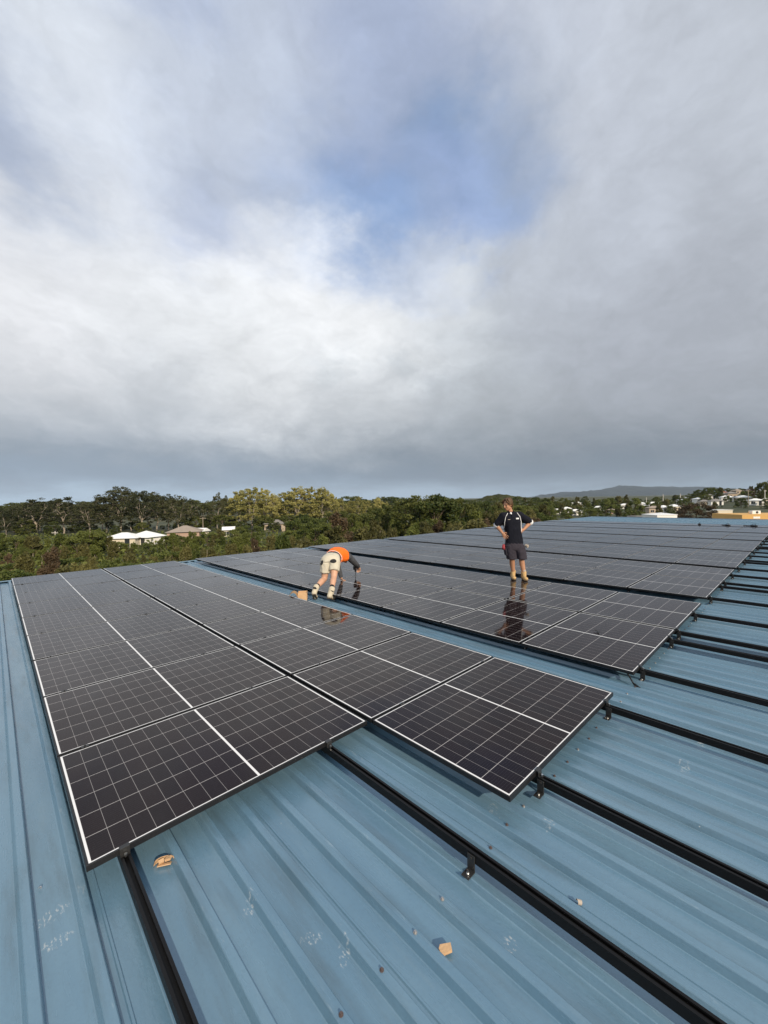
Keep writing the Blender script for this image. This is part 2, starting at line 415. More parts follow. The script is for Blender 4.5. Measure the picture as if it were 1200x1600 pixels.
# ------------------------------------------------------------------ ground, hills, haze
GZ = -8.2
def sstep(a, b, v):
    t = min(1, max(0, (v-a)/(b-a))); return t*t*(3-2*t)
def ground_h(p):
    q = Vector((p[0], p[1], 0))-Vector((CAM.x, CAM.y, 0)); d = q.dot(HF); l = q.dot(HR)
    if d <= 1: return GZ
    px = 600+FPX*l/d
    rise = min(9.5, max(0, d-125)*.062)*sstep(1010, 1150, px)
    rise += min(6, max(0, d-260)*.012)*(1-sstep(1010, 1150, px))
    return GZ + rise
def gpt(x, depth):
    p = at(x, depth, 0.); p.z = ground_h(p); return p
vs_, fs_ = [], []
radii = [0.1, 8, 16, 25, 40, 60, 80, 100, 120, 135, 150, 170, 190, 215, 240, 270, 300, 350, 420, 520, 700, 1000, 1600, 2600, 4000, 7000, 11500]
NA = 180
for r in radii:
    for k in range(NA):
        a = 2*math.pi*k/NA; x, y = CAM.x+r*math.sin(a), CAM.y+r*math.cos(a)
        vs_.append((x, y, ground_h((x, y))))
for i in range(len(radii)-1):
    for k in range(NA):
        fs_.append((i*NA+k, (i+1)*NA+k, (i+1)*NA+(k+1) % NA, i*NA+(k+1) % NA))
fs_.append(tuple(range(NA)))
gm = bpy.data.materials.new('grassy_ground'); gm.use_nodes = True
t = NT(gm.node_tree); b_ = t.n('ShaderNodeBsdfPrincipled'); o_ = t.n('ShaderNodeOutputMaterial'); t.t.links.new(b_.outputs[0], o_.inputs[0])
co = t.n('ShaderNodeTexCoord').outputs['Object']
t.put(b_.inputs['Base Color'], t.mix(t.ramp(t.noise(co, .09, 6, .65), .35, .65), rgba((.025, .036, .012)), rgba((.070, .070, .028))))
b_.inputs['Roughness'].default_value = .9
tag(obj('ground', new_mesh('ground', vs_, fs_, gm)), kind='structure')

def ridge(name, prof, depth, thick, m, zb=-10, rough=0., seed=0., nx=160, ny=14):
    """a hill with a real crest line, front and back slopes; prof: (x, y) of the crest in directions from the roof"""
    xs = [q[0] for q in prof]; ys = [q[1] for q in prof]
    V, F = [], []
    for i in range(nx):
        x = xs[0]+(xs[-1]-xs[0])*i/(nx-1); y = float(np.interp(x, xs, ys))
        top = at(x, depth, y=y)
        for j in range(ny):
            s = -1+2*j/(ny-1)
            h = (1-abs(s)**1.3)
            p = top + HF*(s*thick)
            z = zb + (top.z-zb)*h
            z += rough*noise.fractal(Vector((p.x, p.y, seed))*(.06 if depth < 2000 else .0024), .8, 2.1, 5)*min(1, h*2)*1.0
            V.append((p.x, p.y, z))
    for i in range(nx-1):
        for j in range(ny-1):
            F.append((i*ny+j, (i+1)*ny+j, (i+1)*ny+j+1, i*ny+j+1))
    return tag(obj(name, new_mesh(name, V, F, m, True)), kind='structure')
def hill_mat(name, a, b2, sc):
    m = bpy.data.materials.new(name); m.use_nodes = True
    t = NT(m.node_tree); b_ = t.n('ShaderNodeBsdfPrincipled'); o_ = t.n('ShaderNodeOutputMaterial'); t.t.links.new(b_.outputs[0], o_.inputs[0])
    co = t.n('ShaderNodeTexCoord').outputs['Object']
    t.put(b_.inputs['Base Color'], t.mix(t.ramp(t.noise(co, sc, 6, .7), .35, .65), rgba(a), rgba(b2)))
    b_.inputs['Roughness'].default_value = 1.; b_.inputs['Specular IOR Level'].default_value = 0.
    bn = t.n('ShaderNodeBump'); bn.inputs['Strength'].default_value = 1.; bn.inputs['Distance'].default_value = 3.
    t.put(bn.inputs['Height'], t.noise(co, sc*1.6, 5, .7)); t.t.links.new(bn.outputs[0], b_.inputs['Normal'])
    return m
M['hill'] = hill_mat('wooded_hill', (.022, .030, .012), (.075, .075, .030), .09)
M['mount'] = hill_mat('far_range', (.018, .027, .030), (.034, .044, .044), .006)  # blue of the distance haze partly put into the slope colour
ridge('hill', [(650, 792), (700, 788), (735, 785), (752, 779), (768, 773.5), (777, 772), (795, 774), (815, 777.5), (850, 780), (900, 782), (960, 783), (1060, 784)], 750, 130, M['hill'], zb=-9, rough=2.2, nx=260, ny=24)
ridge('mountain_range', [(780, 784), (830, 778.5), (850, 775.5), (868, 771), (885, 768.5), (905, 767.5), (922, 769.5), (940, 765.5), (958, 760.8), (972, 759), (990, 759.5), (1010, 761.5), (1040, 760.5), (1065, 760), (1090, 761), (1130, 764), (1200, 768), (1300, 770)], 9000, 1800, M['mount'], zb=-14, rough=34, nx=240, ny=20)
hz = bpy.data.materials.new('haze'); hz.use_nodes = True
t = NT(hz.node_tree); pv = t.n('ShaderNodeVolumePrincipled'); o_ = t.n('ShaderNodeOutputMaterial'); t.t.links.new(pv.outputs[0], o_.inputs[1])
pv.inputs['Color'].default_value = (.74, .86, 1, 1); pv.inputs['Density'].default_value = 4.2e-5; pv.inputs['Anisotropy'].default_value = 0.1
bm = bmesh.new(); box(bm, (CAM.x, CAM.y, 195), (26000, 26000, 440))
tag(obj('haze', from_bm('haze', bm, hz)), kind='stuff')

# ------------------------------------------------------------------ the building whose roof we stand on
RT, RP = -.120, -.154                        # rib crest, pan
U0, U1, V0, V1 = -6.9, 37.6, -9.2, 10.78
bld = empty('warehouse', (0, 0, GZ))
tag(bld, 'large warehouse with a low blue ribbed metal roof carrying the solar panels', 'warehouse')
def local(o): o.parent = bld; o.location = (0, 0, -GZ); return o
RIB0 = .557
PITCH_R = .1910
k0 = math.ceil((U0-RIB0)/PITCH_R)+1; k1 = math.floor((U1-RIB0)/PITCH_R)-1
prof = [(U0, RP)]
for k in range(k0, k1+1):
    u = RIB0+k*PITCH_R
    prof += [(u-.038, RP), (u-.034, RP+.002), (u-.0205, RT-.003), (u-.0170, RT), (u+.0155, RT), (u+.0185, RT-.002), (u+.027, RP)]
    if k % 4 == 1: prof += [(u+.048, RP), (u+.052, RP+.005), (u+.060, RP+.005), (u+.064, RP)]   # side lap
prof.append((U1, RP))
NV = 24
vv = [V0+(V1-V0)*j/(NV-1) for j in range(NV)]
V, F = [], []
for (u, z) in prof:
    for v in vv:
        V.append((u, v, z+.0035*noise.noise(Vector((u*2.1, v*.7, 0)))))
n = NV
for i in range(len(prof)-1):
    for j in range(NV-1): F.append((i*n+j, (i+1)*n+j, (i+1)*n+j+1, i*n+j+1))
roof = local(obj('roof', new_mesh('roof', V, F, M['roof'])))
bm = bmesh.new()                              # folded capping along the far gutter edge and the far end
box(bm, ((U0+U1)/2, V1+.045, RT+.005), (U1-U0, .10, .014), bev=.004)
box(bm, ((U0+U1)/2, V1+.099, RT-.09), (U1-U0, .012, .2))
local(obj('edge_capping', from_bm('edge_capping', bm, M['roof'])))
bm = bmesh.new()
box(bm, (U1+.04, (V0+V1)/2-.02, RT+.006), (.16, V1-V0-.04, .016), bev=.004)
box(bm, (U1+.125, (V0+V1)/2-.02, RT-.09), (.012, V1-V0-.04, .2))
local(obj('edge_capping', from_bm('edge_capping', bm, M['roof'])))
for (cx_, cy2, sx, sy) in (((U0+U1)/2, V1-.1, U1-U0-.4, .12), ((U0+U1)/2, V0+.2, U1-U0-.4, .12), (U0+.2, (V0+V1)/2+.05, .12, V1-V0-.6), (U1-.2, (V0+V1)/2+.05, .12, V1-V0-.6)):
    bm = bmesh.new(); box(bm, (cx_, cy2, (GZ+RP)/2-.05), (sx, sy, RP-GZ-.12))
    local(obj('wall', from_bm('wall', bm, M['wall'])))
# roofing screws along one purlin line
def screw_mesh(m):
    bm = bmesh.new(); cyl(bm, (0, 0, 0), (0, 0, .003), .0085, 12); cyl(bm, (0, 0, .003), (0, 0, .009), .005, 6)
    return from_bm('screw', bm, m)
sm1, sm2 = screw_mesh(M['screw']), screw_mesh(M['rust'])
for k in range(0, 92):
    u = RIB0+k*PITCH_R
    o = obj('screw', sm2 if k in (0, 1, 5, 10, 12) or random.random() < .3 else sm1, roof, (u+random.uniform(-.003, .003), -1.162+random.uniform(-.01, .01), RT+.0035*noise.noise(Vector((u*2.1, -1.16*.7, 0)))))

# ------------------------------------------------------------------ solar panels
PU, PVV = 1.759, 1.154
GAPU = PU-PW
def frame_mesh():
    bm = bmesh.new(); L = .0105
    hx, hy = PW/2, PH/2
    for sgn in (-1, 1):
        box(bm, (0, sgn*(hy-L/2), -PT/2), (PW, L, PT), bev=.0012)
        box(bm, (sgn*(hx-L/2), 0, -PT/2), (L, PH-2*L-.0004, PT), bev=.0012)
        box(bm, (0, sgn*(hy-.02), -PT+.0011), (PW-2*L-.001, .02, .002))
    return from_bm('frame', bm, M['frame'])
def glass_mesh():
    bm = bmesh.new(); box(bm, (0, 0, -.0035), (PW-.0216, PH-.0216, .005))
    return from_bm('glass', bm, M['panel'])
FM, GM = frame_mesh(), glass_mesh()
ORD = ['first', 'second', 'third', 'fourth', 'fifth', 'sixth', 'seventh', 'eighth', 'ninth', 'tenth']
STARTS = [0.0, 4.045, 8.0, 11.8, 15.5, 19.3, 23.1, 26.95]
BLOCK = ['block nearest the camera', 'second block, where the two men work', 'third block, behind the standing man', 'fourth block of panels', 'fifth block of panels', 'sixth block of panels', 'seventh block of panels', 'farthest block of panels']
def panel(u, v, label):
    r = empty('solar_panel', (u, v, 0))
    r.rotation_euler = (random.gauss(0, .0011), random.gauss(0, .0011), random.gauss(0, .0006))
    tag(r, label, 'solar panel', 'black solar panels laid in blocks on the roof')
    obj('frame', FM, r); obj('glass', GM, r)
    return r
for a, u0 in enumerate(STARTS):
    for c in range(1 if a == 7 else 2):
        side = ('left' if c == 0 else 'right') if a == 0 else ('near' if c == 0 else 'far')
        for k in range(-1, 9):
            if a == 0 and c == 0 and k == -1: continue
            i = k+1 if not (a == 0 and c == 0) else k
            cnt = 10 if not (a == 0 and c == 0) else 9
            if a == 0:
                lab = f'black panel in the {side} column of the nearest block, {ORD[i]} from its front'
            elif a == 7:
                lab = f'black panel of the farthest block, {ORD[i]} from its right end'
            else:
                lab = f'black panel in the {side} row of the {ORD[a]} block back, {ORD[i]} from the right'
            panel(u0+PW/2+c*PU+random.uniform(-.002, .002), (k+.5)*PVV+random.uniform(-.003, .003), lab)

# ------------------------------------------------------------------ mounting rails
def rail_mesh(v0, v1):
    w2, zt, zb = .021, -.0315, -.077
    prof = [(-w2, zb), (-w2, zt), (-.009, zt), (-.009, zt-.007), (-.015, zt-.011), (-.015, zt-.02), (.015, zt-.02), (.015, zt-.011), (.009, zt-.007), (.009, zt), (w2, zt), (w2, zb)]
    V = [(u, v0, z) for u, z in prof]+[(u, v1, z) for u, z in prof]; n = len(prof)
    F = [(i, (i+1) % n, (i+1) % n+n, i+n) for i in range(n)]+[tuple(range(n))[::-1], tuple(range(n, 2*n))]
    return new_mesh('rail', V, F, M['rail'])
RAILM = rail_mesh(-8.4, 10.2)
def foot_mesh():
    bm = bmesh.new()
    box(bm, (-.0245, 0, -.080), (.005, .042, .078), bev=.001)
    box(bm, (-.050, 0, -.1172), (.056, .042, .005), bev=.001)
    cyl(bm, (-.027, 0, -.054), (-.034, 0, -.054), .008, 6)
    return from_bm('foot', bm, M['clamp'])
def bolt_mesh():
    bm = bmesh.new(); cyl(bm, (-.052, 0, -.1147), (-.052, 0, -.112), .0095, 12); cyl(bm, (-.052, 0, -.112), (-.052, 0, -.104), .0065, 6)
    return from_bm('bolt', bm, M['bolt'])
def clamp_mesh():
    bm = bmesh.new()
    box(bm, (0, 0, .0025), (.042, .030, .003), bev=.0008); box(bm, (0, 0, -.014), (.03, .010, .030))
    cyl(bm, (0, 0, .004), (0, 0, .011), .0065, 6)
    return from_bm('clamp', bm, M['clamp'])
def endclamp_mesh():
    bm = bmesh.new()
    box(bm, (0, 0, .0022), (.042, .026, .003), bev=.0008); box(bm, (0, -.012, -.014), (.042, .004, .032)); box(bm, (0, -.017, -.029), (.042, .012, .003))
    cyl(bm, (0, -.020, -.029), (0, -.020, -.018), .006, 6)
    return from_bm('clamp', bm, M['clamp'])
FOOT, BOLT, CLAMP, ECL = foot_mesh(), bolt_mesh(), clamp_mesh(), endclamp_mesh()
ECB = bmesh.new(); cyl(ECB, (0, -.027, -.031), (0, -.027, -.016), .007, 8); ECB = from_bm('clamp_bolt', ECB, M['bolt'])
RAILS = [[.150, 1.362, 2.090, 3.290], [4.262, 5.452, 5.850, 6.900]] + [[s+.225, s+1.43, s+1.86, s+2.93] for s in STARTS[2:7]] + [[STARTS[7]+.225, STARTS[7]+1.43]]
RAILPOS = ['under the left half of the left column', 'under the right half of the left column', 'under the left half of the right column', 'under the right half of the right column']
RAILPOS2 = ['nearest rail', 'second rail', 'third rail', 'farthest rail']
for a, us in enumerate(RAILS):
    for i, u in enumerate(us):
        r = empty('mounting_rail', (u, 0, 0))
        lab = f'long black rail {RAILPOS[i]} of the nearest panels' if a == 0 else (f'long black rail sticking out right of the {ORD[a]} panel block, its {RAILPOS2[i]}' if a < 7 else f'black rail under the farthest panel block, {RAILPOS2[i]}')
        tag(r, lab, 'rail', 'black mounting rails running across the roof ribs side by side')
        obj('rail_bar', RAILM, r)
        for j in range(4):
            v = -1.172-1.2*(j-1) if not (a == 0 and i < 2 and j == 0) else .34
            f_ = obj('foot', FOOT, r, (0, v, 0)); obj('bolt', BOLT, f_)
        kmin = 0 if (a == 0 and i < 2) else -1
        for k in range(kmin+1, 9): obj('clamp', CLAMP, r, (random.uniform(-.004, .004), k*PVV, 0))
        e = obj('clamp', ECL, r, (0, kmin*PVV-.001+.011, 0)); obj('bolt', ECB, e)

# ------------------------------------------------------------------ small things left on the roof
def slab(name, outline, th, m, bend=0.):
    V = []
    n = len(outline)
    for z in (0, th):
        for (x, y) in outline: V.append((x, y, z+bend*x*x*60))
    F = [tuple(range(n))[::-1], tuple(range(n, 2*n))]+[(i, (i+1) % n, (i+1) % n+n, i+n) for i in range(n)]
    return new_mesh(name, V, F, m)
o = obj('cardboard_scrap', slab('cardboard_scrap', [(-.022, -.016), (.024, -.010), (.026, .016), (-.018, .018), (-.026, .006)], .012, M['card']), None, (.988, -1.288, RP+.012))
o.rotation_euler = (.10, -.06, -.62); tag(o, 'small flat square of brown cardboard lying alone on the blue roof', 'cardboard scrap')
cr = empty('crumpled_cardboard', (.312, -.045, RP+.006), -.5)
tag(cr, 'crumpled wad of brown packaging cardboard just below the front panel edge', 'cardboard scrap')
bm = bmesh.new(); pts = []
for i in range(9):
    a = -1.5+3.0*i/8; pts.append((.034*math.sin(a)*1.35, .026*math.cos(a)-.012))
for (q, p2) in zip(pts, pts[1:]):
    d = Vector((p2[0]-q[0], p2[1]-q[1], 0)); c = Vector(((q[0]+p2[0])/2, (q[1]+p2[1])/2, .013))
    box(bm, c, (d.length*1.08, .003, .028), Matrix.Rotation(math.atan2(d.y, d.x), 3, 'Z') @ Matrix.Rotation(.35, 3, 'X'))
obj('curled_wall', from_bm('curled_wall', bm, M['card']), cr)
bm = bmesh.new()
box(bm, (-.014, -.012, .020), (.024, .016, .014), Matrix.Rotation(.5, 3, 'X') @ Matrix.Rotation(.3, 3, 'Z')); box(bm, (.016, -.008, .024), (.026, .018, .012), Matrix.Rotation(-.3, 3, 'Y') @ Matrix.Rotation(-.2, 3, 'Z'))
box(bm, (0, -.018, .006), (.062, .018, .004), Matrix.Rotation(-.2, 3, 'X'))
obj('folded_flap', from_bm('folded_flap', bm, M['card']), cr)
def curl(name, loc, r, wd, turn, m, label, rz=0.):
    V, F = [], []; n = 12
    for i in range(n):
        a = turn*i/(n-1); rr = r*(1-.35*i/(n-1))
        for s in (-1, 1):
            for th in (0, .0012):
                V.append(((rr-th)*math.cos(a), s*wd*(1-.6*abs(i/(n-1)-.4)), (rr-th)*math.sin(a)+r*.62))
    for i in range(n-1):
        b0 = i*4
        F += [(b0, b0+4, b0+6, b0+2), (b0+1, b0+3, b0+7, b0+5), (b0, b0+1, b0+5, b0+4), (b0+2, b0+6, b0+7, b0+3)]
    F += [(0, 2, 3, 1), (4*n-4, 4*n-3, 4*n-1, 4*n-2)]
    o = obj(name, new_mesh(name, V, F, m, False), None, loc); o.rotation_euler = (.3, .2, rz)
    return tag(o, label, 'swarf')
curl('plastic_curl', (1.558, -1.585, RP+.008), .013, .011, 4.2, M['sock'], 'curled pale shaving lying in the pan beside the long black rail', .9)
curl('metal_curl', (-.155, .22, RP+.003), .009, .004, 3.6, M['swarf'], 'tiny shiny metal curl on the roof left of the panels', 2.2)
bm = bmesh.new(); tube(bm, [(-.05, 0, .006), (-.01, .006, .009), (.02, 0, .007), (.05, -.012, .006)], [.006, .007, .007, .004], 6); tube(bm, [(.02, 0, .008), (.028, .028, .02), (.02, .05, .012)], [.005, .005, .003], 6)
o = obj('twig', from_bm('twig', bm, M['dark']), None, (5.02, -.51, .0)); o.rotation_euler = (0, 0, .4)
tag(o, 'small dark forked scrap lying on the right-hand panel of the second block', 'scrap')
# cable ends hanging off the front of the second block
bm = bmesh.new(); tube(bm, [(4.17, -1.03, -.036), (4.13, -1.09, -.09), (4.09, -1.13, -.125), (4.06, -1.16, -.13)], [.008]*4, 6); cyl(bm, (4.075, -1.145, -.127), (4.02, -1.20, -.128), .012, 8)
tag(obj('cable_end', from_bm('cable_end', bm, M['dark'])), 'black cable plug poking out under the front corner of the second block', 'cable')
# tools and offcuts far away on the last panels
for i, (x, y) in enumerate(((1093, 819), (1137, 820.5), (1178, 821.5))):
    d = pixdir(x, y); p = CAM + d*((.02-CAM.z)/d.z)
    bm = bmesh.new(); box(bm, (0, 0, .05), (.5, .22, .10), bev=.02); tube(bm, [(-.15, 0, .10), (-.10, 0, .2), (.1, 0, .2), (.15, 0, .10)], [.02]*4, 6); tube(bm, [(.25, .05, .03), (.55, .1, .03), (.8, 0, .03)], [.03]*3, 6)
    o = obj('tool_bag', from_bm('tool_bag', bm, M['dark']), None, (p.x, p.y, .0)); o.rotation_euler = (0, 0, .5*i+.2); o.scale = (.55, .55, .55)
    tag(o, ['dark tool bag on the farthest panels, leftmost of three', 'dark tool bag on the farthest panels, middle of three', 'dark tool bag on the farthest panels, rightmost of three'][i], 'tool bag', 'dark bags left on the farthest panels')

# cardboard carton opened on the walkway by the kneeling man
cb = empty('cardboard_box', (3.715, 4.015, -.115), -YAW+.12)
tag(cb, 'torn open brown cardboard box standing in the walkway by the bending man\'s boots', 'cardboard box')
bm = bmesh.new(); th = .004
W2, H2, D2 = .080, .145, .16
box(bm, (0, -D2/2, H2/2), (2*W2, th, H2)); box(bm, (0, D2/2, H2/2), (2*W2, th, H2)); box(bm, (W2-.003, 0, H2/2), (th, D2-.006, H2)); box(bm, (-W2+.003, 0, H2/2), (th, D2-.006, H2))
obj('carton', from_bm('carton', bm, M['card']), cb)
bm = bmesh.new()
box(bm, (0, .01, .004), (2*W2-.012, D2-.01, .003))
obj('bottom', from_bm('bottom', bm, M['cardin']), cb)
bm = bmesh.new(); rs = []
for i in range(9):
    a = R_(20+i*20); rs.append(Vector((-W2-.075+.085*math.cos(a)*-1*-.9, -.05, .05+.12*math.sin(a)*.95)))
for q, p2 in zip(rs, rs[1:]):
    d = p2-q; box(bm, (q+p2)/2, (d.length*1.05, .17, .004), Matrix.Rotation(-math.atan2(d.z, d.x), 3, 'Y'))
obj('folded_flap', from_bm('folded_flap', bm, M['cardin']), cb)

# ------------------------------------------------------------------ people
def bvh_of(me): return BVHTree.FromPolygons([v.co.copy() for v in me.vertices], [tuple(p.vertices) for p in me.polygons])
def on_front(bvh, x, z, dirn=(0, 1, 0), start=-3., off=.003):
    d = Vector(dirn); o = Vector((x, start, z))
    hit = bvh.ray_cast(o, d)
    return (hit[0]+hit[1]*off, hit[1]) if hit[0] is not None else (None, None)
def patch(name, bvh, cx, cz, rx, rz, ang, m, parent, off=.003, n=7, square=False):
    c, s = math.cos(ang), math.sin(ang); idx = {}; V = []; F = []
    for i in range(n):
        for j in range(n):
            a, b = -1+2*i/(n-1), -1+2*j/(n-1)
            if not square:
                q = max(abs(a), abs(b)); r = math.hypot(a, b)
                if r > 0: a, b = a*q/r, b*q/r
            x = cx+(a*rx*c-b*rz*s); z = cz+(a*rx*s+b*rz*c)
            p, nn = on_front(bvh, x, z, off=off)
            if p is not None: idx[i, j] = len(V); V.append(p)
    for i in range(n-1):
        for j in range(n-1):
            k = [(i, j), (i+1, j), (i+1, j+1), (i, j+1)]
            if all(q in idx for q in k): F.append([idx[q] for q in k])
    if not F: return None
    me = new_mesh(name, V, F, m, True)
    o = obj(name, me, parent); md = o.modifiers.new('t', 'SOLIDIFY'); md.thickness = .004; md.offset = 0
    return o
def line_on(name, bvh, pts, r, m, parent):
    P = []
    for (x0, z0), (x1, z1) in zip(pts, pts[1:]):
        for k in range(6):
            p, nn = on_front(bvh, x0+(x1-x0)*k/6, z0+(z1-z0)*k/6, off=.002)
            if p is not None and (not P or (p-P[-1]).length < .12): P.append(p)
    if len(P) < 2: return
    bm = bmesh.new(); tube(bm, P, [r]*len(P), 6)
    return obj(name, from_bm(name, bm, m, True), parent)
def hand(bm, wrist, palm_dir, fdir, side, nrm, s=1., curl=.25, spread=.16):
    """palm with four separate bent fingers and a thumb; side: towards the thumb, nrm: out of the back of the hand"""
    wrist, pd, fd, sd, nr = [Vector(v) for v in (wrist, palm_dir, fdir, side, nrm)]
    pd.normalize(); fd.normalize(); sd.normalize(); nr.normalize()
    rt = Matrix((sd, pd, nr)).transposed()
    ellip(bm, wrist+pd*.048*s, (.040*s, .052*s, .017*s), rt)
    capsule(bm, wrist-pd*.01, wrist+pd*.03*s, .024*s, .022*s)
    for i, L in enumerate((.070, .078, .072, .056)):
        off = (1.5-i)*.0215*s
        root = wrist+pd*(.088-.004*abs(i-1))*s+sd*off
        d1 = (fd+sd*(1.5-i)*spread).normalized(); d2 = (d1-nr*curl).normalized(); d3 = (d1-nr*curl*2.2).normalized()
        a = root+d1*L*.48*s; b = a+d2*L*.30*s; c = b+d3*L*.24*s
        capsule(bm, root-pd*.012*s, a, .0092*s, .0085*s, 8); capsule(bm, a, b, .0085*s, .008*s, 8); capsule(bm, b, c, .008*s, .007*s, 8)
    th = wrist+pd*.028*s+sd*.030*s; t1 = (sd*.8+pd*.7-nr*.1).normalized(); t2 = (sd*.35+pd*.95-nr*.2).normalized()
    capsule(bm, th-sd*.01, th+t1*.034*s, .0125*s, .0105*s, 8); capsule(bm, th+t1*.034*s, th+t1*.034*s+t2*.028*s, .0105*s, .0085*s, 8)
def head(bm, c, face, up, s=1.):
    """skull, jaw, nose, brow, lips and ears; returns frame"""
    f = Vector(face).normalized(); u = Vector(up); u = (u-f*u.dot(f)).normalized(); r = f.cross(u)
    Rm = Matrix((r, f, u)).transposed()
    P = lambda x, y, z: Vector(c)+Rm @ Vector((x*s, y*s, z*s))
    ellip(bm, P(0, -.012, .030), (.073*s, .092*s, .088*s), Rm)
    ellip(bm, P(0, .022, -.030), (.060*s, .066*s, .082*s), Rm)
    ellip(bm, P(0, .052, -.088), (.030*s, .030*s, .025*s), Rm)
    capsule(bm, P(-.045, .005, -.065), P(-.012, .058, -.090), .022*s, .020*s); capsule(bm, P(.045, .005, -.065), P(.012, .058, -.090), .022*s, .020*s)
    capsule(bm, P(0, .082, .020), P(0, .106, -.022), .009*s, .0135*s); ellip(bm, P(0, .098, -.026), (.017*s, .012*s, .009*s), Rm)
    capsule(bm, P(-.036, .072, .030), P(.036, .072, .030), .012*s, .012*s)
    ellip(bm, P(-.034, .062, -.018), (.02*s, .02*s, .02*s), Rm); ellip(bm, P(.034, .062, -.018), (.02*s, .02*s, .02*s), Rm)
    capsule(bm, P(-.016, .082, -.055), P(.016, .082, -.055), .0075*s, .0075*s); capsule(bm, P(-.014, .080, -.064), P(.014, .080, -.064), .0085*s, .0085*s)
    for q in (-1, 1): ellip(bm, P(q*.074, -.008, -.004), (.010*s, .020*s, .032*s), Rm)
    return P, Rm
def boot(root, heel, toe, ank, mb, msole, sock_m, sock_top, sole=True, shaft=.052, w=.044):
    """boot with its own sole; the name says what it is"""
    heel, toe, ank = Vector(heel), Vector(toe), Vector(ank)
    d = (toe-heel).normalized(); x, y = basis(d)
    up = Vector((0, 0, 1)); up = (up-d*up.dot(d)).normalized(); sd = d.cross(up)
    bm = bmesh.new()
    capsule(bm, heel+up*.045+d*.03, toe+up*.034-d*.04, w*.92, w*.85); ellip(bm, toe+up*.036-d*.05, (w*1.02, .062, .036), Matrix((sd, d, up)).transposed())
    capsule(bm, heel+up*.05+d*.035, ank, .046, shaft*.92)
    capsule(bm, heel+up*.075+d*.10, ank+(toe-heel)*.08, .040, .042)
    t_ = (ank-(heel+up*.05+d*.035)).normalized()
    capsule(bm, ank-t_*.004, ank+t_*.012, shaft, shaft)
    o = obj('boot', fuse('boot', bm, mb, .006, 2, .003, 40), root)
    bm = bmesh.new(); rs = []
    for zz2 in (0., .016):
        rs.append([heel+d*(k_*(toe-heel).length)+sd*ww+up*zz2 for k_, ww in ((-.02, -.028), (.12, -.038), (.45, -.034), (.75, -.047), (.95, -.036), (1.04, 0), (.95, .036), (.75, .047), (.45, .034), (.12, .038), (-.02, .028))])
    rings(bm, rs); obj('sole', from_bm('sole', bm, msole), o)
    bm = bmesh.new()
    for i_, k_ in enumerate((.30, .42, .54)):
        p = heel.lerp(toe, k_)+up*(.098-.020*i_); capsule(bm, p-sd*.026, p+sd*.026, .005, .005, 6)
    obj('laces', from_bm('laces', bm, msole), o)
    bm = bmesh.new(); capsule(bm, ank-(Vector(sock_top)-ank).normalized()*.02, sock_top, shaft*.86, shaft*.80)
    obj('sock', fuse('sock', bm, sock_m, .007, 2, .002, 60), root)
    return o

# ---- the standing man
m1 = empty('person', (7.387, 1.781, .003), -YAW)
tag(m1, 'man in navy polo shirt and dark shorts standing hands on hips on the panels', 'person')
bm = bmesh.new()
HC = Vector((-.222, -.005, 1.512)); face = Vector((-.80, -.52, -.24))
P, Rm = head(bm, HC, face, (0, 0, 1), .97)
capsule(bm, (-.150, .03, 1.335), (-.200, .012, 1.47), .058, .052)
loft(bm, [((-.100, .0, .70), .15, .10), ((-.105, .0, .85), .135, .092), ((-.120, .0, 1.0), .135, .095), ((-.135, .005, 1.15), .15, .10), ((-.142, .01, 1.27), .155, .095), ((-.148, .02, 1.345), .10, .07)])
SL, SR = Vector((-.305, .01, 1.285)), Vector((.020, .03, 1.300))
EL, ER = Vector((-.425, .07, 1.095)), Vector((.268, .10, 1.145))
WL, WR = Vector((-.352, -.055, .960)), Vector((.082, -.04, 1.010))
for s_, e_, w_ in ((SL, EL, WL), (SR, ER, WR)):
    capsule(bm, s_, e_, .058, .040); capsule(bm, e_, e_.lerp(w_, .35), .040, .042); capsule(bm, e_.lerp(w_, .3), w_, .042, .027)
hand(bm, WL, (.42, -.42, -.70), (.58, -.25, -.72), (.45, -.2, .62), (-.35, -.85, .2), .98, .25, .20)
hand(bm, WR, (-.72, -.42, -.25), (-.58, -.18, -.68), (-.35, -.1, .85), (.3, -.9, .1), .98, .25, .20)
HL, HRr = Vector((-.175, 0, .70)), Vector((-.015, 0, .70))
KL, KR = Vector((-.143, -.01, .425)), Vector((.040, -.035, .425))
AL, AR = Vector((-.098, .06, .135)), Vector((.082, -.055, .130))
for h_, k_, a_ in ((HL, KL, AL), (HRr, KR, AR)):
    capsule(bm, h_, k_, .085, .055); capsule(bm, k_, k_.lerp(a_, .35)+Vector((0, .012, 0)), .052, .055); capsule(bm, k_.lerp(a_, .35)+Vector((0, .012, 0)), a_, .054, .036)
bod = obj('body', fuse('body', bm, M['skin_tan'], .0058, 2), m1)
for q in (-1, 1):
    bm = bmesh.new(); ellip(bm, P(q*.033, .076, .004), (.012, .010, .007), Rm); obj('eye', from_bm('eye', bm, M['eye'], True), m1)
    bm = bmesh.new(); capsule(bm, P(q*.018, .086, .026), P(q*.050, .074, .026), .005, .004, 6); obj('eyebrow', from_bm('eyebrow', bm, M['hair'], True), m1)
bm = bmesh.new(); capsule(bm, P(-.017, .089, -.060), P(.017, .089, -.060), .004, .004, 6); obj('mouth', from_bm('mouth', bm, M['lip'], True), m1)
bm = bmesh.new()                                   # tousled brown hair, longer at the back of the neck
ellip(bm, P(0, -.034, .052), (.077, .086, .074), Rm)
ellip(bm, P(0, -.062, .000), (.074, .050, .085), Rm); ellip(bm, P(0, -.072, -.066), (.052, .032, .052), Rm)
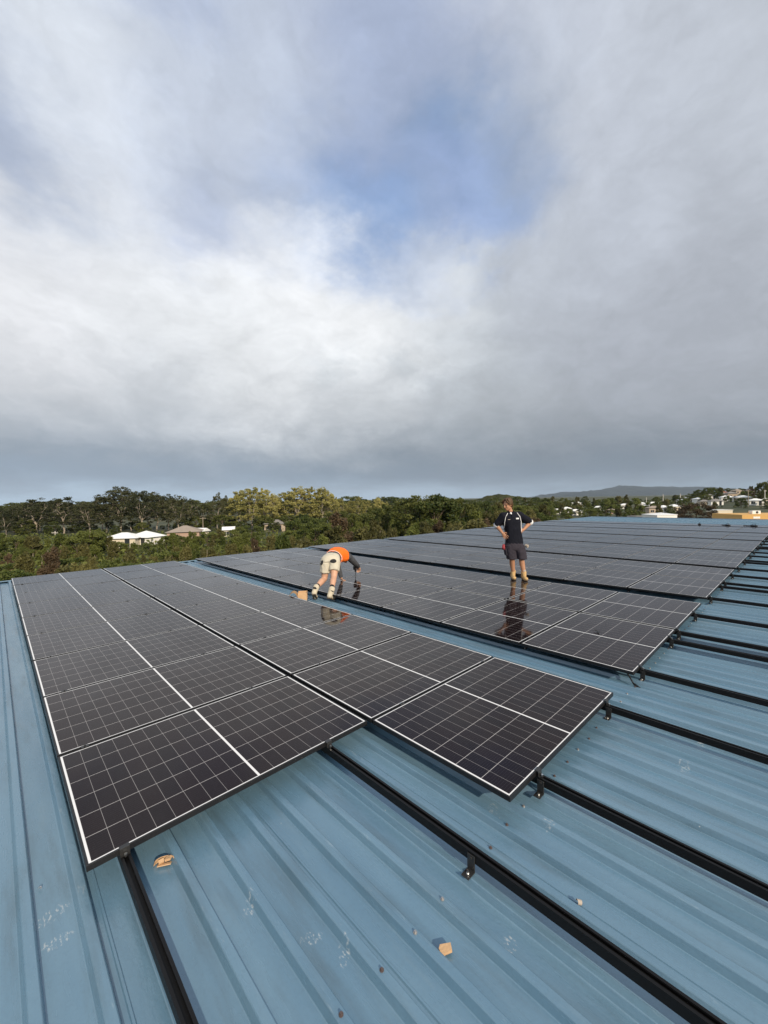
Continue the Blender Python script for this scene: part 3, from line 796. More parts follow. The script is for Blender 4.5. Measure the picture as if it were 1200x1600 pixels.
for i in range(70):
    a = random.uniform(-math.pi, math.pi); x, y = .072*math.sin(a), -.030+.088*math.cos(a)
    if math.cos(a) > .55:
        sg = 1 if x > 0 else -1                      # parted in the middle, swept to the temples
        capsule(bm, P(sg*.012, .035, .132), P(sg*.050, .066, .098+random.uniform(-.01, .01)), .013, .011, 7); capsule(bm, P(sg*.050, .066, .098), P(sg*(.076+random.uniform(-.006, .008)), .040, .035+random.uniform(-.015, .02)), .011, .006, 7)
    else:
        q_ = random.uniform(.02, .115)
        capsule(bm, P(x*.6, y*.7, .122), P(x*.98, y*1.0, .075), .014, .013, 7); capsule(bm, P(x*.98, y*1.0, .075), P(x*1.10+random.uniform(-.008, .008), y*1.08, .075-q_), .013, .006, 7)
obj('hair', fuse('hair', bm, M['hair'], .0055, 1, .007, 60), m1)
# polo shirt
bm = bmesh.new()
loft(bm, [((-.094, .0, .735), .176, .125), ((-.100, .0, .82), .168, .118), ((-.110, -.002, .95), .160, .116), ((-.122, .0, 1.06), .168, .120), ((-.135, .005, 1.17), .182, .124), ((-.142, .01, 1.27), .186, .112), ((-.146, .018, 1.335), .135, .085), ((-.150, .022, 1.368), .075, .068)])
for s_, e_ in ((SL, EL), (SR, ER)):
    capsule(bm, s_.lerp(Vector((-.14, .01, 1.29)), .25), s_, .075, .078); capsule(bm, s_, s_.lerp(e_, .80), .078, .072); capsule(bm, s_.lerp(e_, .8), s_.lerp(e_, .84), .072, .072)
shirt_me = fuse('polo_shirt', bm, M['navy'], .0075, 3, .011, 9)
shirt = obj('polo_shirt', shirt_me, m1); SB = bvh_of(shirt_me)
for s_, e_ in ((SL, EL), (SR, ER)):
    bm = bmesh.new(); d = (e_-s_).normalized(); capsule(bm, s_.lerp(e_, .915), s_.lerp(e_, .97), .071, .068, 16)
    obj('sleeve_trim', fuse('sleeve_trim', bm, M['piping'], .007, 1), shirt)
line_on('piping', SB, [(-.235, 1.345), (-.285, 1.27), (-.300, 1.17), (-.290, 1.06), (-.275, .95)], .006, M['piping'], shirt)
line_on('piping', SB, [(-.045, 1.35), (.000, 1.27), (.022, 1.17), (.020, 1.06), (.028, .95)], .007, M['piping'], shirt)
patch('chest_logo', SB, -.060, 1.238, .030, .014, 0, M['piping'], shirt, .004, 5, True)
patch('chest_logo', SB, -.228, 1.222, .022, .005, .05, M['sock'], shirt, .004, 5, True)
bm = bmesh.new()
for q in (-1, 1):
    pa = Vector((-.155+q*.052, -.020, 1.375)); pb = Vector((-.170+q*.012, -.088, 1.318)); capsule(bm, pa, pb, .017, .010, 8)
    capsule(bm, pa, Vector((-.15+q*.03, .065, 1.39)), .017, .017, 8)
capsule(bm, (-.168, -.098, 1.31), (-.160, -.112, 1.24), .010, .008, 8)
obj('collar', fuse('collar', bm, M['navy'], .006, 1), shirt)
bm = bmesh.new(); ellip(bm, (-.178, -.070, 1.335), (.022, .014, .034)); obj('undershirt', from_bm('undershirt', bm, M['piping'], True), shirt)
# shorts
bm = bmesh.new()
loft(bm, [((-.098, .0, .80), .150, .112), ((-.098, .0, .72), .176, .128), ((-.098, .0, .64), .186, .132), ((-.098, 0, .60), .18, .125)])
for h_, k_, sx in ((HL, KL, -1), (HRr, KR, 1)):
    top = h_+Vector((sx*.012, 0, -.02)); bot = Vector((k_.x+sx*.004, k_.y, .425))
    loft(bm, [((top.x, top.y, .70), .100, .120), ((top.lerp(bot, .45).x, bot.y, .57), .101, .116), ((bot.x, bot.y, .425), .094, .108)])
shorts_me = fuse('shorts', bm, M['greyshorts'], .0075, 3, .013, 11)
sh = obj('shorts', shorts_me, m1)
bm = bmesh.new(); loft(bm, [((.088, -.01, .66), .022, .07), ((.092, -.012, .50), .022, .075)]); obj('cargo_pocket', fuse('cargo_pocket', bm, M['greyshorts'], .007, 2, .006, 20), sh)
bm = bmesh.new(); loft(bm, [((-.284, -.01, .66), .022, .07), ((-.262, -.012, .50), .022, .075)]); obj('cargo_pocket', fuse('cargo_pocket', bm, M['greyshorts'], .007, 2, .006, 20), sh)
boot(m1, (-.092, .135, .006), (-.125, -.095, .006), (-.095, .075, .142), M['tanboot'], M['sole'], M['sock'], (-.099, .062, .185))
boot(m1, (.090, .03, .006), (.078, -.205, .006), (.084, -.035, .138), M['tanboot'], M['sole'], M['sock'], (.080, -.050, .185))
# what he carries at the hips
bm = bmesh.new(); cyl(bm, (.118, -.06, .690), (.150, -.10, .680), .032, 16); cyl(bm, (.151, -.101, .680), (.156, -.107, .679), .014, 12)
o = obj('tape_roll', from_bm('tape_roll', bm, M['sock']), None, m1.location); o.rotation_euler = m1.rotation_euler
tag(o, 'pale roll of tape tucked at the standing man\'s hip pocket', 'tape roll')
bm = bmesh.new(); capsule(bm, (-.318, -.04, .70), (-.325, -.05, .655), .024, .030); capsule(bm, (-.325, -.05, .655), (-.300, -.05, .625), .026, .018)
o = obj('red_glove', fuse('red_glove', bm, M['red'], .006, 1, .006, 40), None, m1.location); o.rotation_euler = m1.rotation_euler
tag(o, 'small red glove hanging at the standing man\'s hip', 'glove')

# ---- the man bending over the panels
m2 = empty('person', (3.95, 3.80, -.12), -YAW)
tag(m2, 'man in orange vest and cream shorts bending forward, driving a clamp with a drill', 'person')
bm = bmesh.new()
PEL = Vector((.150, .32, .640)); MIDB = Vector((.215, .60, .705)); CH = Vector((.285, .88, .690))
loft(bm, [((.142, .24, .60), .13, .09, (1, -.25, 0), (0, -.2, 1)), ((.150, .33, .64), .15, .11, (1, -.25, 0), (0, -.2, 1)), (tuple(MIDB), .13, .10, (.95, -.25, -.1), (0, -.1, 1)), (tuple(CH), .16, .105, (.93, -.3, -.15), (0, 0, 1)), ((.305, .99, .675), .09, .07, (.93, -.3, -.15), (0, 0, 1))])
S2R, S2L = Vector((.435, .885, .650)), Vector((.150, .985, .715))
E2R, E2L = Vector((.560, 1.185, .450)), Vector((.205, 1.06, .43))
W2R, W2L = Vector((.604, 1.43, .345)), Vector((.262, 1.075, .190))
for s_, e_, w_ in ((S2R, E2R, W2R), (S2L, E2L, W2L)):
    capsule(bm, s_, e_, .055, .040); capsule(bm, e_, w_, .041, .028)
capsule(bm, (.305, .97, .685), (.335, 1.10, .640), .056, .052)
P2, Rm2 = head(bm, (.350, 1.185, .600), (.35, .70, -.75), (.2, .75, .7), .97)
hand(bm, W2L, (.25, .55, -.80), (.75, .62, -.03), (-.5, .75, 0), (.1, -.1, 1), .98, .10, .22)
hand(bm, W2R, (.05, .55, -.75), (-.25, .45, -.8), (-.8, .1, .1), (.35, .8, .45), .98, .75, .02)
H2L, H2R = Vector((.070, .29, .600)), Vector((.232, .29, .610))
K2L, K2R = Vector((.036, .27, .325)), Vector((.230, .14, .375))
A2L, A2R = Vector((-.071, -.015, .222)), Vector((.218, -.075, .208))
for h_, k_, a_ in ((H2L, K2L, A2L), (H2R, K2R, A2R)):
    capsule(bm, h_, k_, .088, .056); c_ = k_.lerp(a_, .35)+Vector((0, -.018, .006)); capsule(bm, k_, c_, .053, .058); capsule(bm, c_, a_, .057, .037)
obj('body', fuse('body', bm, M['skin'], .0058, 2), m2)
bm = bmesh.new(); ellip(bm, P2(0, -.022, .05), (.082, .096, .082), Rm2); ellip(bm, P2(0, -.055, .0), (.074, .05, .078), Rm2)
obj('hair', fuse('hair', bm, M['hair'], .007, 1, .006, 50), m2)
bm = bmesh.new()                                   # grey long-sleeved shirt
loft(bm, [((.160, .39, .665), .150, .115, (1, -.25, 0), (0, -.15, 1)), (tuple(MIDB), .148, .116, (.95, -.25, -.1), (0, -.1, 1)), (tuple(CH), .172, .116, (.93, -.3, -.15), (0, 0, 1)), ((.303, .985, .68), .10, .075, (.93, -.3, -.15), (0, 0, 1))])
for s_, e_, w_ in ((S2R, E2R, W2R), (S2L, E2L, W2L)):
    capsule(bm, s_, e_, .070, .054); capsule(bm, e_, e_.lerp(w_, .86), .054, .040)
shg = fuse('long_sleeved_shirt', bm, M['greyshirt'], .0075, 3, .008, 14)
obj('long_sleeved_shirt', shg, m2)
bm = bmesh.new()                                   # orange vest
loft(bm, [((.192, .51, .690), .160, .124, (.96, -.25, -.1), (0, -.1, 1)), (tuple(MIDB+Vector((.012, .05, .006))), .170, .136, (.95, -.25, -.12), (0, -.1, 1)), (tuple(CH+Vector((-.01, -.06, .014))), .196, .138, (.93, -.3, -.15), (0, 0, 1)), (tuple(CH+Vector((0, .06, .004))), .170, .122, (.93, -.3, -.15), (0, 0, 1)), ((.303, .975, .683), .10, .08, (.93, -.3, -.15), (0, 0, 1))])
vest_me = fuse('hi_vis_vest', bm, M['orange'], .0075, 3, .013, 9)
vest = obj('hi_vis_vest', vest_me, m2)
bm = bmesh.new(); q0 = None
tube(bm, [Vector((.192, .503, .690))+Vector((1, -.22, -.1)).normalized()*(.164*math.cos(a))+Vector((0, -.1, 1))*(.129*math.sin(a)) for a in [2*math.pi*k/28 for k in range(29)]], [.005]*29, 6)
obj('hem_tape', from_bm('hem_tape', bm, M['piping'], True), vest)
bm = bmesh.new()                                   # cream work shorts
loft(bm, [((.172, .425, .680), .148, .112, (1, -.25, 0), (0, -.2, 1)), ((.160, .36, .665), .166, .128, (1, -.2, 0), (0, -.2, 1)), ((.150, .28, .63), .178, .135, (1, -.1, 0), (0, -.35, 1)), ((.145, .22, .57), .15, .11, (1, 0, 0), (0, -.5, .9))])
for h_, k_, sx in ((H2L, K2L, -1), (H2R, K2R, 1)):
    b2 = h_.lerp(k_, .58); ax2 = (h_-k_).normalized(); yy2 = Vector((0, 1, 0)); yy2 = (yy2-ax2*yy2.dot(ax2)).normalized(); xx2 = ax2.cross(yy2)
    loft(bm, [(tuple(h_+Vector((sx*.008, -.01, .02))), .095, .118, xx2, yy2), (tuple(h_.lerp(k_, .3)), .094, .112, xx2, yy2), (tuple(b2), .090, .104, xx2, yy2)])
short_me = fuse('shorts', bm, M['cream'], .0075, 3, .012, 11)
sh2 = obj('shorts', short_me, m2); HB = bvh_of(short_me)
patch('back_pocket', HB, .222, .668, .058, .034, -.05, M['pocket'], sh2, .004, 9)
patch('back_pocket', HB, .012, .640, .024, .042, -.35, M['pocket'], sh2, .004, 9)
boot(m2, (-.098, -.125, .118), (-.105, .065, -.012), (-.072, -.020, .222), M['creamboot'], M['sole'], M['blacksock'], (-.050, .03, .248), shaft=.054)
boot(m2, (.165, -.175, .062), (.235, .030, -.018), (.214, -.085, .198), M['creamboot'], M['sole'], M['blacksock'], (.219, -.05, .245), shaft=.054)
# drill in his right hand, bit on the clamp
dr = empty('drill', (5.452, 4.616, .012))
dr.rotation_euler = (0, 0, -YAW)
tag(dr, 'cordless drill held upright by the bending man, its long bit on a clamp', 'drill')
bm = bmesh.new(); cyl(bm, (0, 0, .125), (0, 0, .235), .033, 14, .036); box(bm, (0, -.055, .20), (.034, .10, .042), bev=.008); obj('body', from_bm('body', bm, M['battery'], False), dr)
bm = bmesh.new(); box(bm, (0, -.115, .185), (.078, .05, .085), bev=.008); obj('battery', from_bm('battery', bm, M['dark']), dr)
bm = bmesh.new(); cyl(bm, (0, 0, .085), (0, 0, .125), .016, 12, .024); obj('chuck', from_bm('chuck', bm, M['dark']), dr)
bm = bmesh.new(); cyl(bm, (0, 0, .0), (0, 0, .085), .006, 8); obj('bit', from_bm('bit', bm, M['dark']), dr)

# ------------------------------------------------------------------ trees
M['bark_pale'] = mat('pale_gum_bark', (.34, .29, .23), .85, 0, .2, .35, 1.5)
M['bark_dark'] = mat('dark_bark', (.085, .065, .045), .9, 0, .2, .35, 1.5)
M['gum_leaf'] = foliage_mat('gum_leaves', (.034, .044, .018), (.105, .105, .045))
M['sunlit_leaf'] = foliage_mat('sunlit_gum_leaves', (.22, .21, .06), (.46, .42, .15))  # sunlight on the brighter gum crowns is put into this leaf colour
M['dense_leaf'] = foliage_mat('dense_leaves', (.030, .052, .012), (.135, .145, .036))
M['olive_leaf'] = foliage_mat('sheoak_needles', (.066, .068, .022), (.185, .172, .060))
M['green_leaf'] = foliage_mat('shrub_leaves', (.048, .072, .015), (.165, .185, .045))
M['brown_leaf'] = foliage_mat('brown_leaves', (.066, .048, .028), (.150, .105, .060))
M['fresh_leaf'] = foliage_mat('fresh_leaves', (.075, .105, .022), (.170, .190, .050))

def quads(centres, size, flat=0., droop=0., asp=1.6, rg=rng):
    """leaf sprays: small bent two-face cards at random angles"""
    n = len(centres); c = np.asarray(centres, float)
    a = rg.normal(size=(n, 3)); a[:, 2] *= (1-flat); a[:, 2] -= droop
    a /= np.linalg.norm(a, axis=1)[:, None]+1e-9
    b = rg.normal(size=(n, 3)); b -= (b*a).sum(1)[:, None]*a; b /= np.linalg.norm(b, axis=1)[:, None]+1e-9
    nn = np.cross(a, b)
    s = size*rg.uniform(.55, 1.35, n)[:, None]
    L = a*s*asp*.5; W = b*s*.5; K = nn*s*.16
    V = np.stack([c-L, c-W*.9+K, c+L, c+W*.9+K], 1).reshape(-1, 3)
    F = np.arange(n*4).reshape(n, 4)
    return V, F
def crown_mesh(name, clumps, per, size, m, flat=0., droop=0., asp=1.6, seed=0):
    rg = np.random.default_rng(seed); C = []
    for (x, y, z, rx, rz) in clumps:
        k = max(8, int(per*rg.uniform(.7, 1.3)))
        d = rg.normal(size=(k, 3)); d /= np.linalg.norm(d, axis=1)[:, None]
        r = rg.uniform(.25, 1., k)**.55
        C.append(np.array([x, y, z])+d*r[:, None]*np.array([rx, rx, rz]))
    V, F = quads(np.concatenate(C), size, flat, droop, asp, rg)
    return new_mesh(name, V, F.tolist(), m)
def wiggle(a, b, n, amp, rg):
    a, b = np.array(a, float), np.array(b, float); out = []
    for i in range(n):
        t_ = i/(n-1); p = a+(b-a)*t_; 
        if 0 < i < n-1: p = p+rg.normal(size=3)*amp
        out.append(tuple(p))
    return out
def gum(seed, H=15., leafm='gum_leaf', spread=.40, clear=.26, per=48, ncl=95, size=.27):
    rg = np.random.default_rng(seed); bm = bmesh.new(); cl = []
    r0 = H*.0125; limbs = []
    fork = np.array([rg.normal()*.3, rg.normal()*.3, H*rg.uniform(.22, .32)])
    tube(bm, wiggle((0, 0, 0), fork, 4, H*.006, rg), list(np.linspace(r0*1.25, r0, 4)), 7)
    for i in range(rg.integers(3, 5)):
        a = 2*math.pi*(i+rg.uniform(-.3, .3))/4; e = np.array([math.cos(a)*H*spread*.42, math.sin(a)*H*spread*.42, H*rg.uniform(.72, .86)])
        pts = wiggle(fork, e, 6, H*.014, rg); tube(bm, pts, list(np.linspace(r0*.72, r0*.14, 6)), 6); limbs.append(np.array(pts))
    L = np.concatenate(limbs)
    for i in range(ncl):
        f = rg.uniform(0, 1)**.75; z = H*(clear+(.97-clear)*f)
        wid = H*spread*max(.12, math.sin(math.pi*min(1, .16+.80*f)))**.75
        a = rg.uniform(0, 2*math.pi); rr = wid*rg.uniform(.2, 1.)**.6
        p = np.array([rr*math.cos(a), rr*math.sin(a), z+rg.normal()*H*.045])
        if i % 3 == 0:
            q = L[np.argmin(((L-(p-np.array([0, 0, H*.10])))**2).sum(1))]; tube(bm, wiggle(q, p, 4, .16, rg), [r0*.26, r0*.2, r0*.13, r0*.05], 4)
        cl.append((p[0], p[1], p[2], H*rg.uniform(.028, .080), H*rg.uniform(.018, .050)))
    return from_bm('trunk', bm, M['bark_pale']), crown_mesh('crown', cl, per, size, M[leafm], .2, .3, 2.0, seed)
def dense(seed, H=11., leafm='dense_leaf', per=90, ncl=48, size=.34, low=.12, w=.36):
    rg = np.random.default_rng(seed); bm = bmesh.new(); cl = []
    tube(bm, wiggle((0, 0, 0), (0, 0, H*.7), 5, H*.01, rg), list(np.linspace(H*.022, H*.008, 5)), 7)
    for i in range(ncl):
        f = rg.uniform(0, 1); z = H*(low+(.96-low)*f)
        wid = H*w*(1-(2*f-.85)**2*.62 if f > .42 else .85+.15*f)
        wid = H*w*math.sqrt(max(.06, 1-((f-.40)/.62)**2)); a = rg.uniform(0, 2*math.pi); rr = wid*rg.uniform(.55, 1.)
        p = (rr*math.cos(a), rr*math.sin(a), z); cl.append((*p, H*rg.uniform(.07, .12), H*rg.uniform(.05, .085)))
        if i % 4 == 0: tube(bm, wiggle((0, 0, z*.6), (p[0]*.8, p[1]*.8, p[2]), 4, .1, rg), [H*.010, H*.008, H*.006, H*.003], 5)
    return from_bm('trunk', bm, M['bark_dark']), crown_mesh('crown', cl, per, size, M[leafm], .1, .1, 1.5, seed)
def sheoak(seed, H=7., leafm='olive_leaf', per=105, ncl=40, size=.17, w=.30):
    rg = np.random.default_rng(seed); bm = bmesh.new(); cl = []
    tube(bm, wiggle((0, 0, 0), (0, 0, H*.95), 7, H*.010, rg), list(np.linspace(H*.016, H*.002, 7)), 6)
    for i in range(ncl):
        f = rg.uniform(0, 1); z = H*(.10+.86*f); wid = H*w*(1-f*.72)*rg.uniform(.3, 1.)
        a = rg.uniform(0, 2*math.pi); p = (wid*math.cos(a), wid*math.sin(a), z)
        cl.append((*p, H*rg.uniform(.035, .07), H*rg.uniform(.07, .13)))
        if i % 2 == 0: tube(bm, wiggle((0, 0, max(.2, z-H*.16)), p, 4, .06, rg), [H*.006, H*.005, H*.003, H*.0015], 4)
    return from_bm('trunk', bm, M['bark_pale']), crown_mesh('crown', cl, per, size, M[leafm], 0., .55, 3.2, seed)
def shrub(seed, H=3.2, leafm='green_leaf', per=90, ncl=20, size=.20):
    rg = np.random.default_rng(seed); bm = bmesh.new(); cl = []
    for i in range(5): tube(bm, wiggle((0, 0, 0), (rg.normal()*H*.3, rg.normal()*H*.3, H*.7), 4, .08, rg), [.05, .04, .03, .015], 5)
    for i in range(ncl):
        a = rg.uniform(0, 2*math.pi); r = H*.55*rg.uniform(0, 1)**.5; z = H*(.18+.75*rg.uniform(0, 1)*math.sqrt(max(.1, 1-(r/(H*.62))**2)))
        cl.append((r*math.cos(a), r*math.sin(a), z, H*rg.uniform(.12, .2), H*rg.uniform(.09, .15)))
    return from_bm('trunk', bm, M['bark_dark']), crown_mesh('crown', cl, per, size, M[leafm], .1, .1, 1.7, seed)

KINDS = {
    'gum': [gum(s, 15) for s in (1, 2, 3, 4, 5)],
    'gumtall': [gum(s, 17, 'gum_leaf', .36, .28, 50, 110) for s in (21, 22, 23)],
    'sunlitgum': [gum(s, 15, 'sunlit_leaf', .40, .18, 60, 120) for s in (31, 32, 33)],
    'dense': [dense(s, 11) for s in (41, 42, 43, 44)],
    'sheoak': [sheoak(s, 7) for s in (51, 52, 53, 54, 55)],
    'sheoakgreen': [sheoak(s, 7, 'green_leaf', 105, 42, .18, .32) for s in (61, 62, 63)],
    'sheoakbrown': [sheoak(s, 7, 'brown_leaf', 95, 40, .17, .30) for s in (71, 72)],
    'shrub': [shrub(s) for s in (81, 82, 83, 84)],
    'bushtree': [dense(s, 8, 'green_leaf', 110, 46, .22, .05, .42) for s in (91, 92, 93)],
    'fresh': [dense(s, 9, 'fresh_leaf', 85, 36, .32, .15, .32) for s in (101, 102)],
    'brown': [dense(s, 9, 'brown_leaf', 110, 52, .24, .03, .48) for s in (111, 112)],
}
BASEH = {'gum': 15, 'gumtall': 17, 'sunlitgum': 15, 'dense': 11, 'sheoak': 7, 'sheoakgreen': 7, 'sheoakbrown': 7, 'shrub': 3.2, 'bushtree': 8, 'fresh': 9, 'brown': 9}
NAMES = {'gum': 'gum_tree', 'gumtall': 'gum_tree', 'sunlitgum': 'gum_tree', 'dense': 'leafy_tree', 'sheoak': 'sheoak_tree', 'sheoakgreen': 'sheoak_tree', 'sheoakbrown': 'sheoak_tree', 'shrub': 'shrub', 'bushtree': 'leafy_tree', 'fresh': 'leafy_tree', 'brown': 'leafy_tree'}
tr_rng = random.Random(5)
def tree(kind, px, depth, H=None, top=None, label=None, group=None, wid=1., cat='tree'):
    """a tree at a place; its height either given or so that its top is seen in direction y=top"""
    base = gpt(px, depth)
    if top is not None: H = at(px, depth, y=top).z-base.z
    s = H/BASEH[kind]
    tm, cm = tr_rng.choice(KINDS[kind])
    r = empty(NAMES[kind], base-Vector((0, 0, .1)), tr_rng.uniform(0, 6.28))
    r.scale = (s*wid*tr_rng.uniform(.92, 1.1), s*wid*tr_rng.uniform(.92, 1.1), s)
    tag(r, label, cat, group)
    obj('trunk', tm, r); obj('crown', cm, r)
    return r
G1 = 'tall gum trees standing along the left skyline'
L1 = 'tall dark gum with pale trunk in the row along the left skyline'
for (px, d, top) in ((-40, 135, 800), (8, 128, 797), (32, 140, 787), (55, 133, 782), (72, 146, 785), (98, 140, 777), (122, 150, 789), (140, 136, 786), (165, 140, 778), (20, 150, 796), (44, 152, 786), (86, 156, 784), (112, 158, 787), (-15, 145, 800), (60, 160, 790), (135, 160, 786)):
    tree('gum', px, d, top=top, label=L1, group=G1, wid=1.4)
tree('gumtall', 187, 143, top=760.5, label='tallest gum of the left skyline, right above the white-roofed house', wid=1.15)
for (px, d, top) in ((204, 148, 766), (222, 140, 768), (243, 147, 770), (262, 150, 773), (278, 141, 776), (158, 152, 774), (232, 158, 772)):
    tree('gumtall', px, d, top=top, label='tall dark gum in the clump behind the white-roofed house', group='gum trees behind the white-roofed house', wid=1.12)
for (px, d, top) in ((296, 150, 779), (318, 150, 786), (338, 146, 774), (352, 155, 778)):
    tree('gum', px, d, top=top, label='thin grey-green gum between the dark clump and the sunlit gums', group='thin gums in the gap of the skyline', wid=.8)
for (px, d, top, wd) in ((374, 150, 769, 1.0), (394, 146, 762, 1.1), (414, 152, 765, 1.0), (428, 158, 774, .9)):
    tree('sunlitgum', px, d, top=top, label='olive gum with white forked trunks left of the yellow-green gums', group='olive gums left of the centre', wid=wd)
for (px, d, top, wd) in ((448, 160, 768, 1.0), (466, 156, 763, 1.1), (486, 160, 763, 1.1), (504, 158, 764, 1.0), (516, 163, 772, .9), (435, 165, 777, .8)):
    tree('sunlitgum', px, d, top=top, label='sunlit yellow-green gum in the rounded clump above the orange vest', group='sunlit yellow-green gums', wid=wd)
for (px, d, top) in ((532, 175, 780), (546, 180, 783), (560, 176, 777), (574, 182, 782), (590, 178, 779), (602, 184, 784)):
    tree('sunlitgum', px, d, top=top, label='smaller pale gum in the low row left of the dark leafy trees', group='smaller pale gums', wid=.9)
LD = 'broad dark green leafy tree in the clump left of the standing man'
for (px, d, top, wd) in ((612, 88, 786, .8), (632, 84, 778, .95), (655, 82, 774, 1.05), (678, 80, 770.5, 1.05), (700, 84, 775, 1.0), (720, 88, 776, .9), (640, 95, 783, 1.), (742, 95, 786, .9), (760, 100, 783, .9), (775, 108, 788, .9), (598, 105, 786, .8), (582, 110, 791, .8)):
    tree('dense', px, d, top=top, label=LD, group='dark leafy trees left of the standing man', wid=wd)
UN = 'dark understorey tree filling in below the gum crowns'
x = -60
while x < 620:
    tree('dense', x, tr_rng.uniform(128, 168), top=float(np.interp(x, [-60, 0, 100, 160, 290, 330, 420, 520, 620], [818, 818, 820, 822, 815, 812, 812, 808, 800]))+tr_rng.uniform(-9, 6), label=UN, group='understorey trees below the gums', wid=1.5)
    x += tr_rng.uniform(8, 13)
x = -60
while x < 640:
    tree(tr_rng.choice(['dense', 'bushtree']), x, tr_rng.uniform(260, 330), top=790-(x+148)*.0164+tr_rng.uniform(-4, 3), label='far-off tree glimpsed between the gum trunks on the left', group='far-off trees behind the left gums', wid=1.6)
    x += tr_rng.uniform(11, 17)
FWL = 'small far-off tree of the wooded flat behind the standing man'
for (d, x0, x1, st, dy) in ((150, 730, 860, 13, 14), (210, 600, 880, 13, 10), (300, 560, 1000, 14, 6), (420, 640, 1010, 13, 4)):
    x = x0
    while x < x1:
        yh = 790-(x+148)*.0164
        k_ = tr_rng.choice(['dense', 'bushtree', 'sheoak', 'bushtree'])
        tree(k_, x, d*tr_rng.uniform(.92, 1.08), top=yh+dy+tr_rng.uniform(-3, 4), label=FWL, group='far-off trees behind the standing man', wid=1.35)
        x += st*tr_rng.uniform(.7, 1.3)
# the thicket below the roof
LT = {'sheoak': 'wispy olive sheoak in the thicket beyond the roof edge', 'sheoakgreen': 'wispy green sheoak in the thicket beyond the roof edge', 'sheoakbrown': 'wispy brownish sheoak in the thicket beyond the roof edge', 'bushtree': 'rounded bushy tree in the thicket beyond the roof edge', 'shrub': 'low green shrub in the thicket beyond the roof edge'}
GT = {'sheoak': 'olive sheoaks of the thicket', 'sheoakgreen': 'green sheoaks of the thicket', 'sheoakbrown': 'brownish sheoaks of the thicket', 'bushtree': 'bushy trees of the thicket', 'shrub': 'shrubs of the thicket'}
def thicket(x0, x1, d, step, top, kinds, jit=5):
    x = x0
    while x < x1:
        k = tr_rng.choice(kinds)
        yt = (top(x) if callable(top) else top)+tr_rng.uniform(-jit, jit)
        tree(k, x, d*tr_rng.uniform(.92, 1.08), top=yt, label=LT[k], group=GT[k], wid=tr_rng.uniform(.95, 1.35), cat='shrub' if k == 'shrub' else 'tree')
        x += step*tr_rng.uniform(.7, 1.3)
back_top = lambda x: float(np.interp(x, [-60, 0, 60, 110, 150, 175, 240, 262, 300, 345, 430, 470, 560, 640, 760, 860], [843, 843, 846, 842, 832, 852, 852, 836, 840, 838, 836, 816, 812, 808, 802, 803]))
mid_top = lambda x: float(np.interp(x, [-60, 60, 150, 250, 330, 420, 520, 640, 760, 860], [858, 858, 850, 862, 847, 838, 828, 822, 812, 808]))
lo_top = lambda x: float(np.interp(x, [-60, 60, 150, 250, 330, 420, 520, 640, 760], [878, 876, 868, 864, 858, 850, 840, 830, 820]))
thicket(-60, 860, 84, 17, back_top, ['sheoak', 'bushtree', 'sheoak', 'sheoakgreen', 'sheoakgreen'], 6)
thicket(-60, 850, 63, 23, mid_top, ['sheoak', 'sheoakgreen', 'sheoak', 'bushtree', 'sheoakbrown', 'sheoak'], 8)
thicket(-60, 780, 47, 30, lambda x: lo_top(x)-3, ['sheoak', 'sheoakgreen', 'sheoak', 'bushtree'], 9)
thicket(-60, 640, 34, 40, lambda x: lo_top(x)+12, ['bushtree', 'sheoak', 'sheoakgreen', 'shrub'], 7)
tree('bushtree', 118, 70, top=836, label='broad olive mound of foliage left of the white-roofed house', wid=1.3)
tree('sheoakgreen', 150, 74, top=828, label='tall feathery tree reaching up just left of the white-roofed house', wid=1.5)
tree('sheoakbrown', 78, 44, top=856, label='thin brownish sapling with a pale stem at the far left', wid=1.1)
for (px, d, tp, kd) in ((178, 84, 845, 'sheoakgreen'), (190, 86, 848, 'bushtree'), (214, 84, 850, 'bushtree'), (236, 87, 847, 'sheoakgreen'), (248, 85, 843, 'sheoak'), (270, 96, 836, 'sheoakgreen'), (284, 97, 838, 'bushtree'), (300, 96, 834, 'sheoak'), (318, 100, 833, 'bushtree'), (330, 104, 833, 'sheoakgreen'), (345, 106, 834, 'bushtree'), (366, 106, 832, 'sheoak'), (404, 120, 825, 'bushtree'), (418, 122, 831, 'sheoakgreen'), (446, 122, 828, 'bushtree')):
    tree(kd, px, d, top=tp, label='small bush hiding the lower walls of the left houses', group='bushes in front of the left houses', wid=1.15)
for (px, d, tp, kd, wd) in ((-10, 72, 832, 'sheoakgreen', 1.3), (22, 78, 836, 'bushtree', 1.2), (48, 70, 838, 'sheoak', 1.4), (92, 75, 834, 'sheoakgreen', 1.3), (136, 72, 826, 'bushtree', 1.1), (166, 76, 838, 'sheoak', 1.3), (182, 78, 845, 'bushtree', 1.0), (206, 78, 848, 'sheoakgreen', 1.2), (230, 78, 845, 'bushtree', 1.0), (276, 84, 834, 'bushtree', 1.0), (298, 84, 831, 'sheoakgreen', 1.2), (322, 86, 828, 'bushtree', 1.1), (342, 90, 826, 'sheoak', 1.3), (372, 92, 822, 'bushtree', 1.1), (392, 96, 818, 'bushtree', 1.1), (456, 98, 812, 'bushtree', 1.1), (492, 95, 810, 'sheoakgreen', 1.3), (512, 92, 806, 'bushtree', 1.1), (550, 90, 802, 'dense', 1.0), (572, 92, 800, 'dense', 1.0)):
    tree(kd, px, d, top=tp, label='fuller tree standing up out of the thicket on the left', group='fuller trees of the left thicket', wid=wd*1.15)
tree('bushtree', 258, 82, top=834, label='dark round bush between the white house and the brick house', wid=1.1)
tree('sheoakbrown', 528, 60, top=803, label='rounded brown sheoak standing out beyond the bending man', wid=1.25)
tree('bushtree', 470, 92, top=806, label='dark green bushy tree right of the grey-roofed cottage', wid=1.2)
